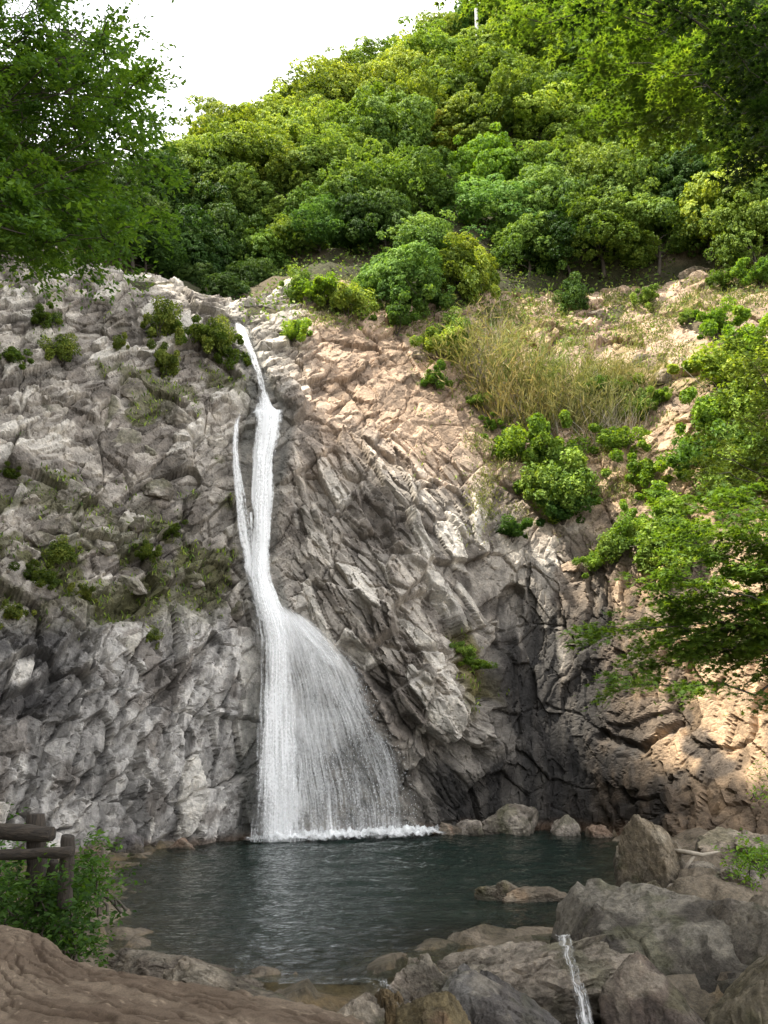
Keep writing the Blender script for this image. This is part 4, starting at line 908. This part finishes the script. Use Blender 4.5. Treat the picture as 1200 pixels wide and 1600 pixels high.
def fan_mesh(seed, n):
    """upright tuft of thin bamboo grass: canes with narrow blades"""
    rng = np.random.default_rng(seed)
    base = rng.normal(size=(n, 3)) * np.array([.34, .3, .06]); le = rng.uniform(.5, 1.15, n); dr = unit(np.stack([base[:, 0] * 1.1 + rng.normal(size=n) * .22, base[:, 1] * .8 - .12 + rng.normal(size=n) * .2, np.full(n, 1.0)], -1))
    Cs, Dn, sz, va = [], [], [], []
    for t, s in ((.2, .26), (.4, .26), (.6, .22), (.8, .2), (.95, .17), (.7, .2), (.5, .2), (.88, .18), (1.0, .15)):
        jit = rng.normal(size=(n, 3)) * .05 * t
        Cs.append(base + dr * (le * t)[:, None] + jit + np.array([0, 0, -.06 * t * t])); Dn.append(unit(dr + rng.normal(size=(n, 3)) * (.15 + .5 * t))); sz.append(np.full(n, s)); va.append(np.clip(.5 + .33 * rng.normal(size=n), 0, 1))
    C, D = np.vstack(Cs), np.vstack(Dn); Nn = unit(np.cross(D, rng.normal(size=D.shape)))
    V, Q, v = leaves(C, Nn, np.concatenate(sz) * rng.uniform(.7, 1.3, len(C)), rng, np.concatenate(va), .085, .02, spin=D)
    return mesh_np('blades', V, Q, False, {'var': v})
FN = [fan_mesh(820 + k, 120) for k in range(3)]
TWIGS = [stems_mesh(830 + k, 34, 0.010, .9, 1.0, .10) for k in range(2)]

SHR = [  # px, py, radius px, tint, label
 (800,700,42,Lm,'bright green shrub on the rock step right of the bare wall'),(862,712,52,Lm,'feathery bright green shrub beside the pale dead stick'),(850,765,52,Gn,'dense mid-green shrub below the feathery bright shrub'),(900,770,46,Gn,'green shrub at the right end of the step shrubs'),(880,800,34,Dk,'dark low shrub under the step shrubs'),
 (682,596,26,Gn,'small green bush left of the dry bamboo grass'),(690,545,38,Yl,'vine-like green bush beside the pale square block'),(712,525,28,Gn,'small leafy bush above the vine-like bush'),(462,520,26,Yl,'little yellow-green tuft on the lit rock right of the fall top'),(500,460,34,Yl,'yellowish bush hanging over the rim right of the fall top'),(545,480,38,Yl,'pale bush on the rim under the hillside trees'),(470,455,30,Gn,'small green bush on the rim beside the dark gully'),
 (620,500,42,Bl,'cool green drooping bush on the rim above the bare rock'),(655,470,46,Bl,'broad cool green bush on the rim left of the yellow bush'),(745,450,42,Yl,'yellow-green bush above the dry bamboo grass'),(900,470,26,Dk,'small dark bush standing on the rim by the pale rock'),(1030,622,22,Lm,'small bright tuft on the earthy slope'),(930,610,30,Gn,'green bush at the right foot of the dry bamboo grass'),(975,610,28,Gn,'low green bush right of the dry bamboo grass'),(1000,640,26,Gn,'olive bush on the earthy slope below the low green bush'),
 (800,832,28,Dk,'dark bush in the notch above the wet wall'),(770,665,18,Gn,'tiny bush at the upper left of the rock step'),(745,630,20,Gn,'tiny bush under the dry bamboo grass'),
 (250,516,26,Gn,'green bush on the left knoll, leftmost of the three by the fall'),(308,534,28,Gn,'green bush in the middle of the left knoll beside the fall'),(362,566,26,Yl,'grassy bush right beside the upper chute'),(258,578,24,Yl,'low grassy tuft below the knoll bushes'),(98,556,28,Gn,'green bush high on the left rock slope'),(20,560,28,Gn,'green bush at the left edge of the rock slope'),(70,500,24,Yl,'grassy tuft under the big left tree'),(188,542,16,Gn,'tiny tuft on the left rock slope'),(340,545,24,Gn,'small bush between the knoll bushes and the upper chute'),
 (15,740,26,Dk,'dark mossy bush at the left edge, halfway up the rock'),(60,900,36,Dk,'dark ferny bush in the mossy band at left'),(20,960,32,Dk,'dark bush at the left edge under the mossy band'),(100,870,24,Gn,'small bush at the top of the mossy band'),(230,860,28,Dk,'mossy tuft on the ledge left of the side stream'),(270,830,26,Dk,'mossy tuft higher on the ledge left of the side stream'),(130,930,26,Dk,'mossy tuft at the right end of the mossy band'),(235,1000,18,Yl,'small yellowish tuft on the lower left wall'),
 (1120,510,40,Gn,'green bush high at the right edge of the slope'),(1170,540,52,Lm,'light green bush high at the right edge'),(1130,585,50,Lm,'pale green bush on the right slope under the light green one'),(1180,630,56,Lm,'light bush at the right edge halfway down the slope'),(1110,650,46,Yl,'yellowish bush on the right slope'),(1100,710,50,Gn,'green bush above the dark hollow on the right slope'),(1150,760,54,Gn,'deep green bush in the hollow on the right slope'),(1180,700,54,Gn,'green bush at the right edge above the maple'),
 (1040,790,46,Yl,'yellow-green bush behind the maple top'),(990,830,40,Yl,'low yellow-green bush left of the maple top'),(960,860,34,Gn,'small bush left of the maple on the rock'),(1060,850,46,Gn,'green bush right behind the maple sprays'),(930,880,28,Lm,'bright tuft on the rock at the maple tip'),(740,1040,22,Yl,'straggly tuft growing down the dark cleft'),(725,1020,16,Gn,'tiny tuft at the top of the dark cleft'),(1050,880,30,Lm,'bright low bush below the maple top'),
 (1190,430,36,Gn,'green bush on the rim at the right edge'),(1130,440,24,Lm,'small light bush on the rim near the pale rock'),(1010,470,20,Gn,'tiny bush on the rim under the broad trees'),(1075,500,18,Gn,'tiny tuft on the pale rubble slope'),(965,690,34,Yl,'olive scrub among the dry twigs'),(1010,740,40,Yl,'olive scrub below the dry twigs')]
rng = np.random.default_rng(95)
for k, (a, b, rp, tint, lab) in enumerate(SHR):
    hit = cast(a, b + rp * .5); rp = rp * (.72 if tint == Dk and a < 300 else 1); r = rp / pxm(hit[1], b) * (1.6 if 225 < a < 390 and 500 < b < 600 else 1.25)
    root = thing('shrub', hit, lab, 'shrub', 'shrubs on the cliff and slope')
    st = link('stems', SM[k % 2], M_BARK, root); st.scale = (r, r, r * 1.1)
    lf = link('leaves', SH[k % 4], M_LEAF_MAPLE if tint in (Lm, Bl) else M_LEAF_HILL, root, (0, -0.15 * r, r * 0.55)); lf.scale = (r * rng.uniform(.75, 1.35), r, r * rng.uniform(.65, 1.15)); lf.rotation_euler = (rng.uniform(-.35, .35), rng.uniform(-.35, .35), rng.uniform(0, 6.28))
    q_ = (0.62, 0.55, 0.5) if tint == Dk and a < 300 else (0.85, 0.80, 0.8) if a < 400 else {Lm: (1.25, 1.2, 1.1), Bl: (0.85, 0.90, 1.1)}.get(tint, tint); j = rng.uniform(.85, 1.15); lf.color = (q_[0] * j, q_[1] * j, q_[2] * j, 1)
DRYC = [(745,560,58,(.9,1,.8)),(785,600,60,(1,.98,.9)),(830,590,60,(.7,.95,.7)),(875,600,58,(.75,.95,.7)),(925,590,46,(.9,1,.8)),(810,640,56,(1,.95,.85)),(865,650,56,(.85,.9,.8)),(960,590,34,(1,1,.85)),(770,530,52,(.95,1,.85)),(900,630,52,(.85,.95,.8)),(955,650,46,(.8,.9,.8)),(1000,600,30,(1,1,.9))]
DL = ['leftmost clump of the tan dry bamboo grass','tan dry bamboo grass clump, tallest at the left centre','tan-green bamboo grass clump in the middle of the thicket','olive bamboo grass clump right of the thicket middle','straw-coloured bamboo grass clump near the right end of the thicket','low tan bamboo grass clump at the front left of the thicket','low olive bamboo grass clump at the front of the thicket','straw grass clump at the right end of the thicket','upper bamboo grass clump touching the yellow-green bush','low olive grass clump beside the green bush','sparse olive grass clump on the slope right of the thicket','pale straw grass on the rubble slope']
for k, ((a, b, rp, tint), lab) in enumerate(zip(DRYC, DL)):
    hit = cast(a, b + rp * .45); r = rp / pxm(hit[1], b) * 1.45
    root = thing('bamboo_grass', hit, lab, 'grass clump', 'dry bamboo grass thicket on the slope')
    f_ = link('blades', FN[k % 3], M_DRY, root); hs_ = rng.uniform(.7, 1.25); f_.scale = (r * 1.1, r, r * hs_); f_.rotation_euler = (0, 0, rng.uniform(-.5, .5)); f_.color = tint + (1,)
    s_ = link('canes', TWIGS[k % 2], M_BARK_PALE, root); s_.scale = (r * .5, r * .4, r * 0.9)
for k, (a, b, rp, lab) in enumerate([(930,700,60,'grey leafless twiggy bush on the slope'),(985,690,50,'leafless twigs right of the grey twiggy bush'),(880,665,40,'leafless twigs just under the bamboo grass'),(1160,650,60,'pale bare twigs sticking out of the right slope bushes'),(1070,880,50,'bare twigs on the rock behind the maple')]):
    hit = cast(a, b); r = rp / pxm(hit[1], b) * 1.3
    o2 = link('bare_bush', TWIGS[k % 2], M_BARK_PALE, loc=hit, label=lab, cat='bush', group='leafless twiggy bushes'); o2.scale = (r, r * .8, r)
B = Bag(); p = cast(872, 690); B.tube([p, p + np.array([-.15, -.5, .9]), p + np.array([-.5, -.7, 2.0])], [.07, .06, .03], 7)
link('dead_stick', B.mesh('dead_stick'), M_BARK_PALE, label='pale dead stick leaning above the step shrubs', cat='stick')

rng = np.random.default_rng(99); sel = rng.choice(len(PC), 150000, replace=False)
reg_ = smooth(690, 760, PX[sel]) * (1 - smooth(1150, 1230, PX[sel])) * smooth(440, 470, PY[sel]) * (1 - smooth(780, 880, PY[sel]))
reg_ = np.maximum(reg_, 0.6 * smooth(430, 520, PX[sel]) * (1 - smooth(500, 540, PY[sel])))
sel = sel[rng.random(len(sel)) < reg_ * smooth(-0.05, 0.45, fbm(P0[sel] * .55, 4, 100)) * .8]
bp_ = np.repeat(PC[sel], 4, 0) + rng.normal(size=(4 * len(sel), 3)) * np.array([.22, .18, .2]) + np.array([0, -.12, .16]); bd = unit(rng.normal(size=bp_.shape) * .7 + np.array([0, -.3, .9]))
V, Q, v = leaves(bp_, unit(np.cross(bd, rng.normal(size=bd.shape))), rng.uniform(.10, .34, len(bp_)), rng, np.clip(.35 + .32 * rng.normal(size=len(bp_)), 0, 1), .22, .03, spin=bd)
db = link('dry_brush', mesh_np('dry_brush', V, Q, False, {'var': v}), M_DRY, kind='stuff', label='thin olive and tan brush scattered over the earthy slope'); db.color = (.8, .95, .75, 1)

# low plants and grass clinging to ledges: uncountable
rng = np.random.default_rng(97); sel = rng.choice(len(PC), 60000, replace=False)
wgt = np.clip(moss[sel] * 0.55 + 0.30 * soil[sel] + 0.25 * z_slope[sel] * (fbm(P0[sel] * .9, 3, 98) > 0.1) + 0.3 * gm[sel], 0, 1); sel = sel[rng.random(len(sel)) < wgt]
gp_ = np.repeat(PC[sel], 3, 0) + rng.normal(size=(3 * len(sel), 3)) * .12 + np.array([0, -.05, .05]); gd = unit(rng.normal(size=gp_.shape) * .5 + np.array([0, -.4, 1]))
V, Q, v = leaves(gp_, unit(np.cross(gd, rng.normal(size=gd.shape))), rng.uniform(.14, .36, len(gp_)), rng, np.clip(.4 + .3 * rng.normal(size=len(gp_)), 0, 1), .3, .03, spin=gd)
link('ledge_grass', mesh_np('ledge_grass', V, Q, False, {'var': v}), M_LEAF_HILL, kind='stuff', label='moss and short grass clinging to the cliff ledges')

# ------------------------------------------------------------------ near trees
def leafy_sprays(tips, rng, leaf, per, spread, droop=0.25, flat=0.35, var0=None, aspect=.5):
    """twig-end sprays of leaves; tips (n,6): point + direction"""
    n = len(tips); P = np.repeat(tips[:, :3], per, 0); D = np.repeat(tips[:, 3:], per, 0); m_ = n * per
    t = rng.random(m_); side = unit(np.cross(D, np.array([0, 0, 1.0])) + 1e-6); w = rng.normal(size=m_) * (0.25 + .6 * t)
    C = P + D * (t * spread)[:, None] + side * (w * spread * .45)[:, None] + np.array([0, 0, 1.0]) * ((-droop * t * t - .12 * w * w) * spread + rng.normal(size=m_) * spread * flat * .22)[:, None]
    Nn = unit(np.array([0, 0, 1.0]) + rng.normal(size=(m_, 3)) * .55 + D * .25)
    sp = unit(D + side * np.sign(w)[:, None] * .6 + rng.normal(size=(m_, 3)) * .4)
    vv = np.repeat(rng.uniform(.1, .8, n) if var0 is None else var0, per); vv = np.clip(vv + .15 * rng.normal(size=m_), 0, 1)
    return leaves(C, Nn, leaf * rng.uniform(.65, 1.3, m_), rng, vv, aspect, .12, spin=sp)

def bough(B, p0, p1, r0, r1, rng, sag=0.0, n=9, wig=.04):
    t = np.linspace(0, 1, n)[:, None]; L_ = np.linalg.norm(p1 - p0)
    P = p0 + (p1 - p0) * t + np.array([0, 0, 1.0]) * sag * np.sin(np.pi * t) * L_ + rng.normal(size=(n, 3)) * wig * L_ * np.sin(np.pi * t)
    B.tube(P, np.linspace(r0, r1, n), 7 if r0 > .05 else 4, cap=r0 > .05); return P

# the big tree on the left: an uneven crown made of many boughs reaching out of the slope
def near_tree(name, base, centre, boughs, seed, leaf, per, spray, label, mat, trunk_r=.22, sub=7, subl=1.3, droop=.25, color=(1, 1, 1), tips_per=3, flat=.35):
    rng = np.random.default_rng(seed); base = np.asarray(base, float); root = thing(name, base, label, 'tree')
    B = Bag(); c = np.asarray(centre, float); TP = bough(B, base, c, trunk_r, trunk_r * .45, rng, wig=.02); tips = []
    for e in boughs:
        e = np.asarray(e, float); s = TP[rng.integers(4, 9)]
        P = bough(B, s, e, trunk_r * .11, trunk_r * .035, rng, .06)
        for k in range(sub):
            t = rng.integers(3, 9); s2 = P[t]; d = unit(unit(e - s) * .6 + rng.normal(size=3) * np.array([.8, .8, .45])); e2 = s2 + d * subl * rng.uniform(.5, 1.15)
            P2 = bough(B, s2, e2, trunk_r * .07, trunk_r * .025, rng, .04, 5)
            for q_ in range(tips_per):
                j = rng.integers(1, 5); tips.append(np.r_[P2[j], unit(d + rng.normal(size=3) * np.array([.6, .6, .3]))])
        tips.append(np.r_[P[-1], unit(e - s)])
    V, Q, v = leafy_sprays(np.array(tips), rng, leaf, per, spray, droop, flat)
    b_ = B.mesh('trunk'); b_.transform(__import__('mathutils').Matrix.Translation(Vector(-base)))
    link('trunk', b_, M_BARK, root); lf = link('crown', mesh_np('crown', V - base, Q, False, {'var': v}), mat, root); lf.color = color + (1,)
    return root

def fill(polys, n, seed):
    """bough ends spread through a region of the plan, each at its own distance"""
    rng = np.random.default_rng(seed); out = []
    P = np.array(polys, float)
    while len(out) < n:
        a, b = rng.uniform(P[:, 0].min(), P[:, 0].max()), rng.uniform(P[:, 1].min(), P[:, 1].max()); ins = False
        for (x1, y1), (x2, y2) in zip(P, np.roll(P, -1, 0)):
            if (y1 > b) != (y2 > b) and a < x1 + (b - y1) / (y2 - y1) * (x2 - x1): ins = not ins
        if ins: out.append((a, b))
    return out
reg = [(-160,-120),(110,-120),(130,30),(160,60),(190,130),(205,200),(200,270),(180,330),(165,385),(120,415),(60,410),(-60,400),(-160,380)]
rr_ = np.random.default_rng(3)
be_ = [at(a, b, rr_.uniform(15.0, 21.5)) for a, b in fill(reg, 84, 4)]
near_tree('broadleaf_tree', (-19.0, 20.0, 5.0), (-16.0, 20.5, 18.0), be_, 21, 0.14, 62, 0.75, 'large dark leafy tree filling the upper left, overhanging the cliff', M_LEAF_TREE, .30, sub=9, subl=1.15, tips_per=3, color=(.95, 1.0, .95))
tw = [(212,60),(235,85),(262,95),(278,150),(275,185),(250,70),(225,30),(190,10),(240,130),(268,130)]
be_ = [at(a, b, rr_.uniform(15.5, 17.0)) for a, b in tw]
near_tree('broadleaf_tree', (-14.5, 17.0, 5.0), (-10.6, 16.5, 19.0), be_, 22, 0.115, 9, 0.5, 'airy tree with fine twigs against the sky at the top left', M_LEAF_TREE, .14, sub=5, subl=.7, tips_per=2)

# maple on the right: flat feathery layers
def maple_leafset(tips, rng, leaf, per, spread, droop, var0=None):
    Vs, Qs, vs, n0 = [], [], [], 0
    n = len(tips); P = np.repeat(tips[:, :3], per, 0); D = np.repeat(tips[:, 3:], per, 0); m_ = n * per
    t = rng.random(m_) ** .8; side = unit(np.cross(D, np.array([0, 0, 1.0])) + 1e-6); w = rng.normal(size=m_) * (.2 + .5 * t)
    C = P + D * (t * spread)[:, None] + side * (w * spread * .55)[:, None] + np.array([0, 0, 1.0]) * ((-droop * t * t - .15 * w * w) * spread + rng.normal(size=m_) * .03)[:, None]
    Nn = unit(np.array([0, 0, 1.0]) + rng.normal(size=(m_, 3)) * .38); h = unit(D + side * w[:, None] + rng.normal(size=(m_, 3)) * .4); h = unit(h - (h * Nn).sum(1)[:, None] * Nn); s = np.cross(Nn, h)
    sz = leaf * rng.uniform(.65, 1.25, m_); vv = np.clip(np.repeat(rng.uniform(.1, .85, n) if var0 is None else var0, per) + .12 * rng.normal(size=m_), 0, 1)
    for ang, sc_ in ((0, 1), (.75, .85), (-.75, .85), (1.5, .6), (-1.5, .6)):      # five pointed lobes
        d = h * math.cos(ang) + s * math.sin(ang); f = np.cross(Nn, d); L_ = (sz * sc_)[:, None]
        V = np.stack([C - d * L_ * .1 + f * L_ * .2, C + d * L_ - Nn * L_ * .12, C - d * L_ * .1 - f * L_ * .2], 1).reshape(-1, 3)
        Vs.append(V); Qs.append(np.arange(3 * m_).reshape(-1, 3) + n0); n0 += 3 * m_; vs.append(np.repeat(vv, 3))
    return np.vstack(Vs), np.vstack(Qs), np.concatenate(vs)

def maple(name, base, fork, arms, seed, leaf, per, spread, label, droop=.35, color=(1, 1, 1), trunk_r=.13, mat=M_LEAF_MAPLE, nsub=9, subl=.9, tipn=3):
    rng = np.random.default_rng(seed); base = np.asarray(base, float); root = thing(name, base, label, 'tree'); B = Bag(); TP = bough(B, base, np.asarray(fork, float), trunk_r, trunk_r * .6, rng, wig=.02); tips = []
    for e in arms:
        e = np.asarray(e, float); s = TP[-1 - rng.integers(0, 4)]; P = bough(B, s, e, trunk_r * .38, trunk_r * .06, rng, .07, 12, .025); main = unit(e - s)
        for k in range(nsub):
            i = rng.integers(4, 12); d = unit(main * .9 + np.cross(main, [0, 0, 1]) * rng.normal() * .8 + np.array([0, 0, rng.normal() * .10 - .08])); e2 = P[i] + d * subl * rng.uniform(.4, 1.1)
            P2 = bough(B, P[i], e2, trunk_r * .08, trunk_r * .03, rng, .03, 5, .03)
            for _ in range(tipn): tips.append(np.r_[P2[rng.integers(1, 5)], unit(d + np.cross(d, [0, 0, 1]) * rng.normal() * .6 + np.array([0, 0, -.08]))])
        tips.append(np.r_[P[-1], main]); tips.append(np.r_[P[-2], main])
    V, Q, v = maple_leafset(np.array(tips), rng, leaf, per, spread, droop)
    b_ = B.mesh('trunk'); b_.transform(__import__('mathutils').Matrix.Translation(Vector(-base)))
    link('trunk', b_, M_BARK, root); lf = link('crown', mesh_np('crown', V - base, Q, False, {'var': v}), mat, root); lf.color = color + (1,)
    return root

mp1 = [(975,985),(1000,1015),(1000,1070),(1030,1040),(1040,975),(1060,1005),(1050,930),(1080,960),(1060,900),(1110,870),(1130,930),(1160,890),(1150,830),(1185,850),(1190,800),(1120,800),(1160,780),(1180,940),(1130,990),(1080,1020),(1200,900),(1210,830),(1090,850),(1060,940)]
rr_ = np.random.default_rng(8)
maple('maple_tree', (13.0, 19.0, 1.0), (10.6, 18.6, 6.6), [at(a, b, rr_.uniform(16.2, 19.0)) for a, b in mp1], 31, 0.115, 27, 0.55, 'bright green maple reaching in from the right with flat feathery sprays', droop=.4, nsub=13, subl=1.0)
mp2 = [(1080,690),(1100,740),(1140,700),(1180,720),(1200,660),(1150,640),(1190,600),(1210,560),(1170,560),(1200,760),(1130,770),(1215,700)]
maple('maple_tree', (14.5, 26.0, 2.0), (13.6, 25.5, 11.0), [at(a, b, rr_.uniform(23.5, 26.0)) for a, b in mp2], 32, 0.14, 20, 0.7, 'paler loose tree at the right edge above the bright maple', droop=.3, color=(1.15, 1.0, 1.1), nsub=8, subl=1.0)
# overhanging boughs at the top right
ov = [(790,20),(830,60),(870,30),(900,90),(950,60),(960,140),(990,170),(930,120),(1010,110),(1040,150),(1060,80),(1000,40),(1080,160),(1100,110),(1110,200),(1040,20),(1130,60),(760,-10),(1150,170),(1120,-20),(1180,110),(1000,195)]
maple('overhanging_tree', (9.5, 9.0, 2.5), (8.2, 10.2, 13.2), [at(a, b, rr_.uniform(10.4, 12.2)) for a, b in ov], 33, 0.10, 22, 0.5, 'sunlit yellow-green boughs hanging into the top right', droop=.25, color=(1.0, 1.0, 1.0), trunk_r=.07, nsub=9, subl=.75)
dk = [(1190,60),(1170,110),(1200,170),(1185,230),(1160,200),(1210,250),(1150,130),(1215,90),(1000,-10),(1030,5),(970,-15),(1180,10),(1195,255),(1170,160)]
maple('overhanging_tree', (6.6, 5.6, 2.8), (5.8, 6.6, 9.6), [at(a, b, rr_.uniform(6.4, 7.4)) for a, b in dk], 34, 0.08, 12, 0.34, 'dark shaded boughs in the top right corner', droop=.45, color=(.36, .4, .44), trunk_r=.06, nsub=7, subl=.45, mat=M_LEAF_TREE)  # leaf tint darkened to paint the shade on these boughs

# ------------------------------------------------------------------ log fence, bush, sprigs, driftwood
fence = thing('log_fence', at(60, 1400, 9.3), 'dark weathered log fence with two rails at the lower left', 'fence'); FO = np.array(fence.location)
def log(name, a, b, r, seed):
    B = Bag(); t = np.linspace(0, 1, 14)[:, None]; P = np.asarray(a) + (np.asarray(b) - np.asarray(a)) * t; rg = np.random.default_rng(seed)
    P = P + rg.normal(size=P.shape) * r * .05
    rad = r * (1 + .05 * rg.normal(size=14)); rad[0] *= .9; rad[-1] *= .9
    B.tube(P - FO, rad, 18, True, .045, seed); return link(name, B.mesh(name), M_RAIL if name == 'rail' else M_LOG, fence)
log('post', at(56, 1272, 9.3), at(60, 1425, 9.3), .092, 1)
log('post', at(107, 1306, 9.0), at(100, 1420, 9.0), .068, 2)
log('post', at(-70, 1262, 9.8), at(-66, 1420, 9.8), .12, 6)
log('rail', at(-160, 1290, 9.6), at(82, 1304, 9.08), .078, 3)
log('rail', at(-160, 1342, 9.5), at(112, 1331, 8.85), .05, 4)
log('brace', at(85, 1345, 9.15), at(72, 1400, 9.25), .05, 5)

def near_bush(px_list, Yr, seed, leaf, per, label, color=(1, 1, 1), spread=.35, mat=M_LEAF_TREE, z0=None, size=.35):
    rng = np.random.default_rng(seed); pts = np.array([at(a, b, rng.uniform(*Yr)) for a, b in px_list]); base = pts.mean(0); base[2] = pts[:, 2].min() - .25
    root = thing('bush', base, label, 'bush'); B = Bag(); tips = []
    for p in pts:
        P = bough(B, base + rng.normal(size=3) * np.array([.25, .2, 0]), p, .018, .006, rng, .12, 7, .05)
        for _ in range(9): tips.append(np.r_[p + rng.normal(size=3) * size * .5, unit(rng.normal(size=3) + np.array([0, -.2, .3]))])
    V, Q, v = leafy_sprays(np.array(tips), rng, leaf, per, spread, .3, .5)
    b_ = B.mesh('stems'); b_.transform(__import__('mathutils').Matrix.Translation(Vector(-base)))
    link('stems', b_, M_BARK, root); lf = link('leaves', mesh_np('leaves', V - base, Q, False, {'var': v}), mat, root); lf.color = color + (1,)
near_bush(fill([(10,1400),(70,1405),(105,1410),(125,1430),(130,1470),(128,1500),(100,1490),(70,1450),(10,1430)], 28, 5), (8.8, 10.2), 51, .075, 15, 'leafy green bush spilling over the bank beside the log fence', (.5, .58, .55), .3)
near_bush(fill([(100,1350),(145,1345),(165,1365),(160,1400),(130,1400),(100,1390)], 14, 6), (10.5, 12.0), 52, .07, 12, 'feathery low plant behind the end post of the fence', (.75, .85, .8), .28)
near_bush(fill([(0,1340),(40,1340),(30,1420),(0,1440),(-40,1420)], 14, 7), (9.6, 10.8), 53, .075, 12, 'leafy bush behind the fence at the left edge', (.8, .95, 1.0), .3)
near_bush(fill([(1150,1335),(1200,1310),(1215,1360),(1160,1372)], 10, 8), (23.0, 24.5), 54, .12, 10, 'green sprigs on the rocks at the right edge', (1.1, 1.2, 1.0), .4, M_LEAF_MAPLE)
near_bush([(1190,1200),(1205,1220),(1195,1240)], (27, 29), 55, .13, 7, 'small sprig at the right edge below the maple', (1.3, 1.3, 1.0), .4, M_LEAF_MAPLE)
dw = thing('driftwood', at(1072, 1372, 28.2), 'bleached forked driftwood branch among the rubble', 'branch'); DO = np.array(dw.location)
def dwb(name, pts, r): B = Bag(); B.tube(np.array([at(*p) for p in pts]) - DO, r, 8); link(name, B.mesh(name), M_BARK_PALE, dw)
dwb('stem', [(1052,1328,28.0),(1075,1332,27.7),(1098,1336,27.6),(1125,1330,27.8)], [.05,.07,.06,.02])
dwb('fork', [(1086,1335,27.7),(1074,1352,27.6),(1066,1368,27.7),(1071,1378,27.8)], [.05,.045,.04,.03])
# ledge leaf litter on the right wall and stray twigs by the water are below the size one can pick apart
